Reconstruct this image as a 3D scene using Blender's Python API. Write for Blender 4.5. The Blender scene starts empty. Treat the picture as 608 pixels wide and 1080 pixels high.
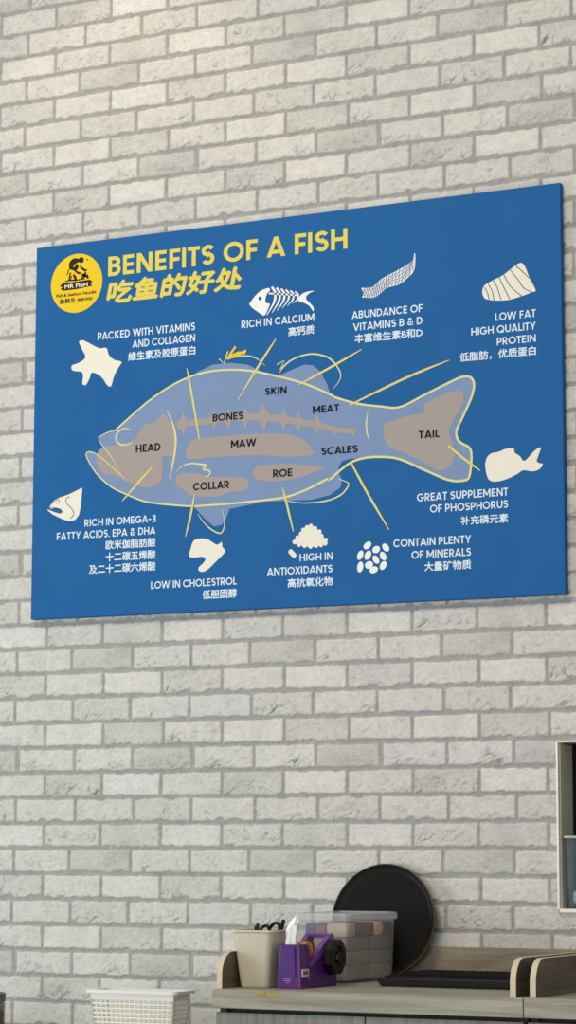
import bpy, bmesh, math, random
import numpy as np
from mathutils import Vector, Matrix
from mathutils.geometry import tessellate_polygon
random.seed(7)
SC = bpy.context.scene
COL = SC.collection

# ------------------------------------------------------------------ camera
F = 2633.64
YAW, PITCH, ROLL = 0.465586, 0.135960, 0.00189
CAM = np.array([3.65953, -5.67888, 1.30])
ZA = 3.13476          # centre height of one brick course of the wallpaper repeat
CW, CH = 0.53537, 0.53   # wallpaper repeat: 3 bricks x 8 courses
_cy, _sy, _cp, _sp = math.cos(YAW), math.sin(YAW), math.cos(PITCH), math.sin(PITCH)
_f = np.array([-_sy * _cp, _cy * _cp, _sp])
_r0 = np.array([_cy, _sy, 0.0])
_u0 = np.cross(_r0, _f)
_r = math.cos(ROLL) * _r0 + math.sin(ROLL) * _u0
_u = -math.sin(ROLL) * _r0 + math.cos(ROLL) * _u0
cd = bpy.data.cameras.new('camera')
cam = bpy.data.objects.new('camera', cd)
COL.objects.link(cam)
m = Matrix.Identity(4)
for i in range(3):
    m[i][0], m[i][1], m[i][2], m[i][3] = _r[i], _u[i], -_f[i], CAM[i]
cam.matrix_world = m
cd.sensor_fit = 'VERTICAL'
cd.sensor_height = 24.0
cd.lens = 24.0 * F / 1080.0
cd.clip_end = 100
SC.camera = cam


def at(x, y, Y):
    """point on the plane y = Y seen at photo pixel (x, y)"""
    d = _f + _r * (x - 304) / F + _u * (540 - y) / F
    return CAM + d * (Y - CAM[1]) / d[1]


# --------------------------------------------------------------- materials
def lin(c):
    c /= 255.0
    return c / 12.92 if c <= 0.04045 else ((c + 0.055) / 1.055) ** 2.4


def rgb(r, g, b, k=1.0):
    return (lin(r) * k, lin(g) * k, lin(b) * k, 1.0)


def mat(name, col, rough=0.5, metal=0.0, spec=0.5, bump=None, vary=None, coat=0.0):
    M = bpy.data.materials.new(name)
    M.use_nodes = True
    N, L = M.node_tree.nodes, M.node_tree.links
    b = N['Principled BSDF']
    b.inputs['Base Color'].default_value = col
    b.inputs['Roughness'].default_value = rough
    b.inputs['Metallic'].default_value = metal
    b.inputs['Specular IOR Level'].default_value = spec
    b.inputs['Coat Weight'].default_value = coat
    tc = N.new('ShaderNodeTexCoord')
    if vary:
        sc, amt = vary
        n = N.new('ShaderNodeTexNoise')
        n.inputs['Scale'].default_value = sc
        n.inputs['Detail'].default_value = 4
        L.new(tc.outputs['Object'], n.inputs['Vector'])
        r = N.new('ShaderNodeValToRGB')
        r.color_ramp.elements[0].position = 0.3
        r.color_ramp.elements[1].position = 0.7
        r.color_ramp.elements[0].color = tuple(c * (1 - amt) for c in col[:3]) + (1,)
        r.color_ramp.elements[1].color = tuple(min(1, c * (1 + amt)) for c in col[:3]) + (1,)
        L.new(n.outputs['Fac'], r.inputs['Fac'])
        L.new(r.outputs['Color'], b.inputs['Base Color'])
    if bump:
        sc, st, di = bump
        n = N.new('ShaderNodeTexNoise')
        n.inputs['Scale'].default_value = sc
        n.inputs['Detail'].default_value = 5
        L.new(tc.outputs['Object'], n.inputs['Vector'])
        bp = N.new('ShaderNodeBump')
        bp.inputs['Strength'].default_value = st
        bp.inputs['Distance'].default_value = di
        L.new(n.outputs['Fac'], bp.inputs['Height'])
        L.new(bp.outputs['Normal'], b.inputs['Normal'])
    return M


def wood_mat(name, c0, c1, scale, rough=0.55):
    """laminate with grain running along the axis that has the small scale"""
    M = bpy.data.materials.new(name)
    M.use_nodes = True
    N, L = M.node_tree.nodes, M.node_tree.links
    b = N['Principled BSDF']
    b.inputs['Roughness'].default_value = rough
    b.inputs['Specular IOR Level'].default_value = 0.3
    tc = N.new('ShaderNodeTexCoord')
    mp = N.new('ShaderNodeMapping')
    mp.inputs['Scale'].default_value = scale
    L.new(tc.outputs['Object'], mp.inputs['Vector'])
    n = N.new('ShaderNodeTexNoise')
    n.inputs['Scale'].default_value = 1.0
    n.inputs['Detail'].default_value = 6
    n.inputs['Roughness'].default_value = 0.62
    n.inputs['Distortion'].default_value = 0.5
    L.new(mp.outputs['Vector'], n.inputs['Vector'])
    r = N.new('ShaderNodeValToRGB')
    r.color_ramp.elements[0].position = 0.32
    r.color_ramp.elements[1].position = 0.68
    r.color_ramp.elements[0].color = c0
    r.color_ramp.elements[1].color = c1
    L.new(n.outputs['Fac'], r.inputs['Fac'])
    L.new(r.outputs['Color'], b.inputs['Base Color'])
    return M


def clear_mat(name, tint, solid, rough=0.3, milk=(0.8, 0.82, 0.84, 1)):
    """frosted see-through plastic"""
    M = bpy.data.materials.new(name)
    M.use_nodes = True
    N, L = M.node_tree.nodes, M.node_tree.links
    b = N['Principled BSDF']
    b.inputs['Base Color'].default_value = milk
    b.inputs['Roughness'].default_value = rough
    t = N.new('ShaderNodeBsdfTransparent')
    t.inputs['Color'].default_value = tint
    mx = N.new('ShaderNodeMixShader')
    mx.inputs['Fac'].default_value = solid
    L.new(t.outputs[0], mx.inputs[1])
    L.new(b.outputs[0], mx.inputs[2])
    L.new(mx.outputs[0], N['Material Output'].inputs['Surface'])
    return M


LM = 1.0   # albedo = photo colour x LM (rough inverse of the light level)
M_blue = mat('blue canvas', rgb(34, 96, 156, 1.03), 0.7, spec=0.12, bump=(900, 0.15, 0.0004), vary=(9, 0.03))
M_blueink = mat('blue ink', rgb(34, 96, 156, 1.03), 0.7, spec=0.12)
M_white = mat('white ink', rgb(228, 230, 226, 1.12), 0.7, spec=0.12)
M_cream = mat('cream ink', rgb(225, 220, 207, 1.12), 0.7, spec=0.12)
M_text = mat('caption ink', rgb(208, 222, 232, 1.12), 0.7, spec=0.12)
M_yellow = mat('title yellow ink', rgb(222, 206, 92, 1.03), 0.7, spec=0.12)
M_line = mat('pale yellow line ink', rgb(218, 214, 152, 1.03), 0.7, spec=0.12)
M_lead = mat('leader yellow ink', rgb(218, 206, 126, 1.03), 0.7, spec=0.12)
M_badge = mat('badge yellow ink', rgb(232, 198, 44, 1.03), 0.7, spec=0.12)
M_black = mat('black ink', rgb(22, 26, 34), 0.7, spec=0.12)
M_dark = mat('badge dark ink', rgb(52, 40, 30), 0.7, spec=0.12)
M_body = mat('fish body periwinkle ink', rgb(124, 146, 183, 1.03), 0.7, spec=0.12, vary=(14, 0.03))
M_organ = mat('organ taupe ink', rgb(164, 154, 150, 1.03), 0.7, spec=0.12)
M_gline = mat('grey line ink', rgb(105, 108, 106), 0.7, spec=0.12)

M_wood = wood_mat('grey oak laminate horizontal', rgb(128, 124, 112, LM), rgb(172, 168, 154, LM), (3, 40, 55))
M_woodtop = wood_mat('grey oak laminate top', rgb(132, 126, 112, LM), rgb(176, 168, 150, LM), (3, 45, 45))
M_door = wood_mat('grey oak laminate vertical', rgb(106, 105, 99, LM), rgb(138, 136, 129, LM), (70, 70, 3))
M_splash = wood_mat('brown oak laminate', rgb(118, 109, 93, LM), rgb(160, 150, 131, LM), (4, 40, 50))
M_panel = wood_mat('panel brown laminate', rgb(88, 79, 66, LM), rgb(122, 111, 94, LM), (30, 4, 50))
M_band = mat('cream edge band', rgb(206, 194, 166, 1.0), 0.5, spec=0.3)
M_gap = mat('dark carcass', rgb(40, 38, 36), 0.8)
M_chip = mat('chipped laminate core', rgb(150, 132, 84, 1.2), 0.8, vary=(90, 0.25))
M_handle = mat('brushed steel', (0.55, 0.55, 0.55, 1), 0.35, metal=1.0)
M_bin = mat('cream plastic', rgb(196, 188, 168, 1.1), 0.32, spec=0.5)
M_purple = mat('purple plastic', rgb(80, 26, 106, 1.1), 0.32, spec=0.5)
M_purple2 = mat('lighter purple plastic', rgb(112, 62, 140, 1.1), 0.35, spec=0.5)
M_purpled = mat('purple inset plastic', rgb(74, 40, 114, 1.1), 0.3, spec=0.5)
M_bplas = mat('black plastic', rgb(10, 10, 11), 0.42, spec=0.3)
M_tray = mat('black tray plastic', rgb(22, 19, 18), 0.55, spec=0.25, bump=(260, 0.25, 0.001))
M_traymat = mat('black rubber tray surface', rgb(22, 19, 18), 0.8, spec=0.2, bump=(300, 0.6, 0.002))
M_trayrim = mat('olive tray rim highlight', rgb(70, 62, 48), 0.45, spec=0.5)  # lighter olive puts the rim's highlight into its colour
M_tray2 = mat('dark grey tray plastic', rgb(44, 46, 44), 0.4, spec=0.5)
M_clear = clear_mat('frosted clear plastic', (0.97, 0.97, 0.96, 1), 0.13)
M_lid = clear_mat('frosted lid plastic', (0.95, 0.96, 0.97, 1), 0.30)
M_basket = mat('white basket plastic', rgb(222, 220, 212, 1.2), 0.45, spec=0.4)
M_tape = mat('amber packing tape', rgb(214, 140, 34, 1.2), 0.2, spec=0.6)
M_tissue = mat('white crumpled paper', rgb(232, 232, 230, 1.15), 0.8, bump=(120, 0.6, 0.003))
M_sticker = mat('sticker pink white', rgb(206, 180, 190, 1.1), 0.6)
M_faint = mat('faint lilac print', rgb(170, 140, 190, 1.1), 0.6)
M_nframe = mat('white painted trim', rgb(226, 224, 210, 1.2), 0.5, bump=(60, 0.2, 0.002))
M_jamb = mat('olive grey jamb', rgb(205, 199, 176, 1.2), 0.6, vary=(20, 0.08))
M_niched = mat('dark niche lining', rgb(38, 38, 44), 0.5)
M_steel = mat('steel rail', rgb(176, 176, 170, 1.1), 0.35, metal=0.3)
M_floor = mat('grey floor tile', rgb(150, 146, 140), 0.4, vary=(3, 0.05))
M_acryl = clear_mat('smoky acrylic', (0.84, 0.88, 0.93, 1), 0.12, 0.1, (0.4, 0.46, 0.5, 1))
M_mint = mat('white and green wrapper', rgb(226, 236, 220), 0.3, vary=(60, 0.3))
M_jar = clear_mat('smoked jar plastic', (0.75, 0.7, 0.66, 1), 0.25, 0.15, (0.3, 0.3, 0.3, 1))
M_jarlid = mat('grey jar lid', rgb(92, 98, 100), 0.45)
M_brown = mat('brown powder', rgb(120, 76, 44), 0.9, vary=(60, 0.4))

# ------------------------------------------------------------ mesh helpers
def box(bm, x0, x1, y0, y1, z0, z1, bev=0.0, seg=2):
    vs = [bm.verts.new((x, y, z)) for z in (z0, z1) for y in (y0, y1) for x in (x0, x1)]
    idx = [(0, 2, 3, 1), (4, 5, 7, 6), (0, 1, 5, 4), (2, 6, 7, 3), (0, 4, 6, 2), (1, 3, 7, 5)]
    fs = [bm.faces.new([vs[i] for i in q]) for q in idx]
    if bev > 0:
        es = set(e for f in fs for e in f.edges)
        bmesh.ops.bevel(bm, geom=list(es), offset=bev, segments=seg, affect='EDGES', profile=0.5)


def prism(bm, pts, axis, a0, a1):
    """extrude a closed 2D outline along an axis: 'x' -> pts are (y,z), 'y' -> (x,z), 'z' -> (x,y)"""
    def P(p, a):
        return {'x': (a, p[0], p[1]), 'y': (p[0], a, p[1]), 'z': (p[0], p[1], a)}[axis]
    A = [bm.verts.new(P(p, a0)) for p in pts]
    B = [bm.verts.new(P(p, a1)) for p in pts]
    n = len(pts)
    for t in tessellate_polygon([[Vector((p[0], p[1], 0)) for p in pts]]):
        try:
            bm.faces.new([A[i] for i in t]); bm.faces.new([B[i] for i in reversed(t)])
        except ValueError:
            pass
    for i in range(n):
        bm.faces.new((A[i], A[(i + 1) % n], B[(i + 1) % n], B[i]))


def lathe(bm, prof, n=64, M=None):
    """revolve (radius, height) about z; M places it"""
    M = M or Matrix.Identity(4)
    rings = []
    for r, h in prof:
        if r < 1e-6:
            rings.append([bm.verts.new(M @ Vector((0, 0, h)))])
        else:
            rings.append([bm.verts.new(M @ Vector((r * math.cos(2 * math.pi * k / n), r * math.sin(2 * math.pi * k / n), h))) for k in range(n)])
    for a, b in zip(rings, rings[1:]):
        for k in range(n):
            k2 = (k + 1) % n
            if len(a) == 1 and len(b) == 1:
                continue
            if len(a) == 1:
                bm.faces.new((a[0], b[k], b[k2]))
            elif len(b) == 1:
                bm.faces.new((a[k], b[0], a[k2]))
            else:
                bm.faces.new((a[k], b[k], b[k2], a[k2]))


def tube(bm, pts, rad, n=10, closed=False):
    pts = [Vector(p) for p in pts]
    rads = rad if isinstance(rad, (list, tuple)) else [rad] * len(pts)
    rings = []
    N = len(pts)
    up = Vector((0.31, 0.2, 0.93))
    for i, p in enumerate(pts):
        if closed:
            t = pts[(i + 1) % N] - pts[i - 1]
        else:
            t = pts[min(i + 1, N - 1)] - pts[max(i - 1, 0)]
        t.normalize()
        a = t.cross(up); a.normalize()
        b = t.cross(a)
        rings.append([bm.verts.new(p + (a * math.cos(2 * math.pi * k / n) + b * math.sin(2 * math.pi * k / n)) * rads[i]) for k in range(n)])
    for i in range(N if closed else N - 1):
        A, B = rings[i], rings[(i + 1) % N]
        for k in range(n):
            bm.faces.new((A[k], A[(k + 1) % n], B[(k + 1) % n], B[k]))
    if not closed:
        bm.faces.new(list(reversed(rings[0]))); bm.faces.new(rings[-1])


def rrect(x0, x1, y0, y1, r, n=6):
    out = []
    for cx, cy, a0 in ((x1 - r, y1 - r, 0), (x0 + r, y1 - r, 90), (x0 + r, y0 + r, 180), (x1 - r, y0 + r, 270)):
        for k in range(n + 1):
            a = math.radians(a0 + 90 * k / n)
            out.append((cx + r * math.cos(a), cy + r * math.sin(a)))
    return out


def loft(bm, loops, cap0=True, cap1=True):
    """skin a stack of 3D loops with equal counts"""
    R = [[bm.verts.new(p) for p in lp] for lp in loops]
    n = len(R[0])
    for A, B in zip(R, R[1:]):
        for k in range(n):
            bm.faces.new((A[k], A[(k + 1) % n], B[(k + 1) % n], B[k]))
    if cap0:
        bm.faces.new(list(reversed(R[0])))
    if cap1:
        bm.faces.new(R[-1])


def obj(name, bm, material, parent=None, smooth=False, fix=True):
    if fix:
        bmesh.ops.recalc_face_normals(bm, faces=bm.faces[:])
    me = bpy.data.meshes.new(name)
    bm.to_mesh(me)
    bm.free()
    if smooth:
        me.polygons.foreach_set('use_smooth', [True] * len(me.polygons))
        me.update()
    me.materials.append(material)
    o = bpy.data.objects.new(name, me)
    COL.objects.link(o)
    if smooth:
        md = o.modifiers.new('edge split', 'EDGE_SPLIT')
        md.split_angle = math.radians(40)
    if parent:
        o.parent = parent
    return o


def thing(name, label, cat, loc=(0, 0, 0), rz=0.0, group=None):
    o = bpy.data.objects.new(name, None)
    COL.objects.link(o)
    o.location = loc
    o.rotation_euler = (0, 0, rz)
    o.empty_display_size = 0.05
    o['label'] = label
    o['category'] = cat
    if group:
        o['group'] = group
    return o


def tag(o, label, cat, group=None):
    o['label'] = label
    o['category'] = cat
    if group:
        o['group'] = group
    return o


def struct(o):
    o['kind'] = 'structure'
    return o


# ----------------------------------------------------- wall with brick relief
NX0, NX1, NZ0, NZ1 = 1.5335, 2.06, 1.163, 1.5685    # opening of the hatch in the wall
rs = np.random.RandomState(5)


def pnoise(X, Z, nx, nz, seed):
    """periodic smooth noise over the wallpaper repeat, about -1..1"""
    g = np.random.RandomState(seed).rand(nz, nx) * 2 - 1
    fx = (X / CW * nx) % nx
    fz = (Z / CH * nz) % nz
    ix, iz = np.floor(fx).astype(int) % nx, np.floor(fz).astype(int) % nz
    tx, tz = fx - np.floor(fx), fz - np.floor(fz)
    tx, tz = tx * tx * (3 - 2 * tx), tz * tz * (3 - 2 * tz)
    jx, jz = (ix + 1) % nx, (iz + 1) % nz
    return (g[iz, ix] * (1 - tx) + g[iz, jx] * tx) * (1 - tz) + (g[jz, ix] * (1 - tx) + g[jz, jx] * tx) * tz


def fnoise(U, V, seed):
    """smooth noise on an open lattice, about -1..1"""
    g = np.random.RandomState(seed).rand(256, 256) * 2 - 1
    iu, iv = np.floor(U).astype(int), np.floor(V).astype(int)
    tu, tv = U - iu, V - iv
    tu, tv = tu * tu * (3 - 2 * tu), tv * tv * (3 - 2 * tv)
    a, b, c, d = iu % 256, (iu + 1) % 256, iv % 256, (iv + 1) % 256
    return (g[c, a] * (1 - tu) + g[c, b] * tu) * (1 - tv) + (g[d, a] * (1 - tu) + g[d, b] * tu) * tv


JO = [[5, 185, 385], [100, 290, 482], [0, 190, 378], [100, 290, 488], [10, 197, 387], [100, 288, 482], [5, 200, 393], [98, 285, 482]]
JV = [28, 103, 185, 262, 340, 420, 498, 583]
JWID = [[8, 9, 8.5], [9, 9, 8], [8, 9.5, 9], [9, 9, 9], [14, 8.5, 8], [8, 9, 9.5], [9, 9, 9.5], [9, 8.5, 9]]
TONE = [[.98, .90, .97], [.98, 1.03, .92], [.97, .92, .98], [1.02, .91, .98], [.97, 1.0, .91], [.91, 1.03, .97], [.97, .96, .92], [.95, .91, 1.02]]
RAGB = [[1, 1.5, 1], [1.5, 1, 3.6], [1.6, 2, 1.2], [1, 2.2, 1], [1, 1, 1], [3.4, 1, 1.4], [2.2, 1.2, 1.5], [1, 1.8, 1]]
RAGT = [[1, 1, 1], [1, 1, 1], [1, 2.6, 1], [1, 1, 1], [1, 1, 1], [1, 1, 1], [1, 1.5, 2.8], [1, 1, 1]]
CRK = [[.6, .3, .9], [.3, .1, 1.2], [.4, .8, .7], [.15, .4, .9], [.8, 1.2, .3], [1.2, .1, .5], [.4, .7, .6], [1.1, .3, .2]]


def axis(lo, a, b, hi, fine, coarse):
    L = list(np.arange(lo, a, coarse)) + list(np.arange(a, b, fine)) + list(np.arange(b, hi + coarse, coarse))
    return np.array(L)


def make_wall():
    xs = axis(-1.2, -0.16, 1.78, 3.0, 0.0028, 0.012)
    zs = axis(0.0, 0.78, 3.76, 4.3, 0.0028, 0.012)
    xs = np.sort(np.concatenate([xs[(np.abs(xs - NX0) > .0012) & (np.abs(xs - NX1) > .006)], [NX0, NX1]]))
    zs = np.sort(np.concatenate([zs[(np.abs(zs - NZ0) > .0012) & (np.abs(zs - NZ1) > .0012)], [NZ0, NZ1]]))
    X, Z = np.meshgrid(xs, zs)
    rh = CH / 8
    wob = 0.0011 * pnoise(X, Z, 19, 23, 11) + 0.0006 * pnoise(X, Z, 61, 61, 12)
    wobx = 0.0010 * pnoise(X, Z, 23, 29, 13) + 0.0006 * pnoise(X, Z, 67, 59, 14)
    t = (ZA + 4.5 * rh - Z) / rh            # course coordinate downwards; course index 0..7
    row = np.floor(t).astype(int)
    v = t - row
    row %= 8
    d = np.full(X.shape, -1.0)
    tone = np.ones_like(X)
    crk = np.zeros_like(X)
    dzt = v * rh
    dzb = (1 - v) * rh
    ragn = np.clip(pnoise(X, Z, 27, 37, 21) + 0.5 * pnoise(X, Z, 71, 83, 22), -0.2, 2)
    ragt = np.clip(pnoise(X, Z, 25, 31, 23) + 0.4 * pnoise(X, Z, 81, 73, 24), -0.2, 2)
    for k in range(8):
        jx = [float(at(200 + u / 2.895, 680 + JV[k] / 2.895, 0.0)[0]) for u in JO[k]]
        for b in range(3):
            x0 = jx[b] + JWID[k][b] * 0.00042
            nb = (b + 1) % 3
            x1 = jx[nb] + (CW if nb == 0 else 0) - JWID[k][nb] * 0.00042
            lx = (X - x0) % CW
            w = x1 - x0
            inside = (row == k) & (lx < w)
            dx = np.minimum(lx, w - lx) + wobx
            mt = 0.0050 + 0.0022 * ragt * RAGT[k][b]
            mb = 0.0048 + 0.0026 * ragn * RAGB[k][b]
            dz = np.minimum(dzt - mt, dzb - mb) + wob
            r = 0.003
            q = np.maximum(r - dx, 0) ** 2 + np.maximum(r - dz, 0) ** 2
            dd = np.where((dx < r) & (dz < r), r - np.sqrt(q), np.minimum(dx, dz))
            d = np.where(inside, dd, d)
            tone = np.where(inside, TONE[k][b], tone)
            crk = np.where(inside, CRK[k][b], crk)
    s = np.clip((d + 0.0008) / 0.0030, 0, 1)
    s = s * s * (3 - 2 * s)
    # diagonal creases and pits of the rough stone face
    th = math.radians(33)
    a_, b_ = X * math.cos(th) + Z * math.sin(th), -X * math.sin(th) + Z * math.cos(th)
    wv = 0.006 * pnoise(X, Z, 31, 31, 31)
    c1 = fnoise(a_ * 34, (b_ + wv) * 120, 51)
    c3 = fnoise(a_ * 70 + 9, (b_ + wv) * 230, 52)
    c2 = pnoise(X, Z, 118, 122, 34)
    c4 = pnoise(X, Z, 57, 61, 39)
    reg = np.clip(pnoise(X, Z, 11, 15, 35) + 0.30, 0, 1)
    low = 0.35 + 0.9 * np.clip((v - .35) * 3, 0, 1) * np.clip((.97 - v) * 9, 0, 1)
    pk = np.clip(pnoise(X, Z, 41, 63, 61) * 1.6 + 0.1, 0, 1)
    crease = np.clip(1 - np.abs(c1 - .15) * 6.5, 0, 1) * np.clip(reg + .25 * pk, 0, 1) * np.minimum(crk + .12, 1.2) * low
    c5 = fnoise(X * 95 + 3 + 40 * wv, Z * 190, 62)
    peck = np.clip(c5 * 3.2 - 1.25, 0, 1) * pk * np.minimum(crk + .35, 1)
    crease2 = np.clip(1 - np.abs(c3) * 4, 0, 1) * reg
    h = s * (0.0030 + 0.0003 * c4 + 0.0003 * c2 + 0.0004 * c1 * crk - 0.0020 * crease - 0.0010 * peck - 0.0005 * crease2 * np.minimum(crk + .3, 1) + 0.0005 * pnoise(X, Z, 9, 11, 36))
    h += (1 - s) * 0.0005 * c2
    Y = 0.0022 - h
    # colour of the print: brick white against grey mortar
    stain = pnoise(X, Z, 11, 14, 41) * 0.6 + pnoise(X, Z, 29, 37, 42) * 0.4
    fine = pnoise(X, Z, 140, 150, 43)
    smear = np.clip(pnoise(X, Z, 5, 9, 44) + .2, 0, 1) * (tone < 0.92) * 0.14
    val = tone * (1 + 0.04 * stain + 0.07 * fine + .05 * c4 - smear) - 0.42 * crease - 0.16 * peck - 0.13 * crease2 * np.minimum(crk + .3, 1)
    br = np.array([0.650, 0.636, 0.600])
    mo = np.array([0.355, 0.348, 0.334])
    mval = 1 + 0.08 * fine + 0.10 * stain + .08 * c4
    colr = (mo[None, None] * mval[..., None]) * (1 - s[..., None]) + (br[None, None] * (np.clip(val, .3, 2) ** 1.1)[..., None]) * s[..., None]
    nz, nx = X.shape
    co = np.stack([X, Y, Z], -1).reshape(-1, 3)
    i = np.arange(nz * nx).reshape(nz, nx)
    q = np.stack([i[:-1, :-1], i[:-1, 1:], i[1:, 1:], i[1:, :-1]], -1).reshape(-1, 4)
    mx = (X[:-1, :-1] + X[1:, 1:]).ravel() / 2
    mz = (Z[:-1, :-1] + Z[1:, 1:]).ravel() / 2
    q = q[~((mx > NX0) & (mx < NX1) & (mz > NZ0) & (mz < NZ1))]
    me = bpy.data.meshes.new('wall_back')
    me.vertices.add(len(co)); me.vertices.foreach_set('co', co.ravel().astype(np.float32))
    me.loops.add(q.size); me.loops.foreach_set('vertex_index', q.ravel().astype(np.int32))
    me.polygons.add(len(q))
    me.polygons.foreach_set('loop_start', (np.arange(len(q)) * 4).astype(np.int32))
    me.polygons.foreach_set('loop_total', np.full(len(q), 4, np.int32))
    me.polygons.foreach_set('use_smooth', np.ones(len(q), bool))
    me.update(calc_edges=True)
    ca = me.color_attributes.new('print', 'FLOAT_COLOR', 'POINT')
    c4 = np.concatenate([colr.reshape(-1, 3), np.ones((len(co), 1))], 1).astype(np.float32)
    ca.data.foreach_set('color', c4.ravel())
    M = bpy.data.materials.new('white brick wallpaper')
    M.use_nodes = True
    N, L = M.node_tree.nodes, M.node_tree.links
    b = N['Principled BSDF']
    b.inputs['Roughness'].default_value = 0.75
    b.inputs['Specular IOR Level'].default_value = 0.2
    at_ = N.new('ShaderNodeAttribute'); at_.attribute_name = 'print'
    L.new(at_.outputs['Color'], b.inputs['Base Color'])
    tc = N.new('ShaderNodeTexCoord')
    n = N.new('ShaderNodeTexNoise'); n.inputs['Scale'].default_value = 170; n.inputs['Detail'].default_value = 4
    L.new(tc.outputs['Object'], n.inputs['Vector'])
    bp = N.new('ShaderNodeBump'); bp.inputs['Strength'].default_value = 0.6; bp.inputs['Distance'].default_value = 0.003
    L.new(n.outputs['Fac'], bp.inputs['Height']); L.new(bp.outputs['Normal'], b.inputs['Normal'])
    me.materials.append(M)
    o = bpy.data.objects.new('wall_back', me)
    COL.objects.link(o)
    return struct(o)


make_wall()
bm = bmesh.new(); box(bm, -2.5, 5.5, -7.5, 0.0, -0.05, 0.0)
struct(obj('floor', bm, M_floor))

# --------------------------------------------------------------- the poster
BY = -0.022
TLc, BRc = (0.0440, 2.9415), (1.5673, 1.9217)
bx0, bx1, bz0, bz1 = 0.0445, 1.5675, 1.9205, 2.9420
bxc, bzc = (bx0 + bx1) / 2, bz0
sign = thing('sign_board', 'large blue canvas poster with a fish diagram hung on the white brick wall', 'poster', (bxc, 0, bzc))
bm = bmesh.new(); box(bm, bx0 - bxc, bx1 - bxc, BY, -0.003, 0, bz1 - bz0, 0.002, 2)
obj('canvas', bm, M_blue, sign)


def b2(x, y):
    p = at(x, y, BY)
    return (p[0] - bxc, p[2] - bzc)


def crop(ox, oy, s, pts):
    return [b2(ox + u / s, oy + v / s) for u, v in pts]


def smooth_pts(pts, closed, n=5):
    if len(pts) < 3:
        return list(pts)
    P = [np.array(p) for p in pts]
    N = len(P)
    out = []
    for i in range(N if closed else N - 1):
        if closed:
            a, b, c, d = P[i - 1], P[i], P[(i + 1) % N], P[(i + 2) % N]
        else:
            a, b, c, d = P[max(i - 1, 0)], P[i], P[i + 1], P[min(i + 2, N - 1)]
        for k in range(n):
            t = k / n
            out.append(tuple(0.5 * ((2 * b) + (-a + c) * t + (2 * a - 5 * b + 4 * c - d) * t * t + (-a + 3 * b - 3 * c + d) * t ** 3)))
    if not closed:
        out.append(tuple(P[-1]))
    return out


def fill(bm, pts, lay, sm=True):
    """flat printed shape on the canvas; lay = ink layer"""
    if sm:
        pts = smooth_pts(pts, True)
    y = BY - 0.0003 * lay
    V = [bm.verts.new((p[0], y, p[1])) for p in pts]
    for t in tessellate_polygon([[Vector((p[0], p[1], 0)) for p in pts]]):
        try:
            bm.faces.new([V[i] for i in t])
        except ValueError:
            pass


def stroke(bm, pts, w, lay, taper=(1, 1), sm=True, closed=False):
    if sm:
        pts = smooth_pts(pts, closed, 6)
    P = [np.array(p) for p in pts]
    n = len(P)
    y = BY - 0.0003 * lay
    prev = None
    rows = []
    for i in range(n):
        if closed:
            tg = P[(i + 1) % n] - P[i - 1]
        else:
            tg = P[min(i + 1, n - 1)] - P[max(i - 1, 0)]
        tg = tg / (np.linalg.norm(tg) + 1e-9)
        nm = np.array([-tg[1], tg[0]])
        u = i / max(1, n - 1)
        k = taper[0] + (1 - taper[0]) * min(1, u * 3) if u < .5 else taper[1] + (1 - taper[1]) * min(1, (1 - u) * 3)
        a, c = P[i] + nm * w * k / 2, P[i] - nm * w * k / 2
        rows.append((bm.verts.new((a[0], y, a[1])), bm.verts.new((c[0], y, c[1]))))
    for i in range(n if closed else n - 1):
        A, B = rows[i], rows[(i + 1) % n]
        bm.faces.new((A[0], A[1], B[1], B[0]))


_tc = {}


def text_geo(s):
    if s in _tc:
        return _tc[s]
    c = bpy.data.curves.new('text', 'FONT')
    c.body = s
    c.resolution_u = 3
    o = bpy.data.objects.new('text', c)
    COL.objects.link(o)
    bpy.context.view_layer.update()
    me = bpy.data.meshes.new_from_object(o.evaluated_get(bpy.context.evaluated_depsgraph_get()))
    v = np.zeros(len(me.vertices) * 3); me.vertices.foreach_get('co', v)
    fs = [tuple(p.vertices) for p in me.polygons]
    bpy.data.objects.remove(o); bpy.data.curves.remove(c); bpy.data.meshes.remove(me)
    _tc[s] = (v.reshape(-1, 3)[:, :2], fs)
    return _tc[s]


CAPH = text_geo('H')[0][:, 1].max()


# upper-case geometric sans lettering drawn as pen strokes (unit = cap height)
def arc(cx, cy, rx, ry, a0, a1, n=14):
    return [(cx + rx * math.cos(math.radians(a0 + (a1 - a0) * k / n)), cy + ry * math.sin(math.radians(a0 + (a1 - a0) * k / n))) for k in range(n + 1)]


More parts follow.
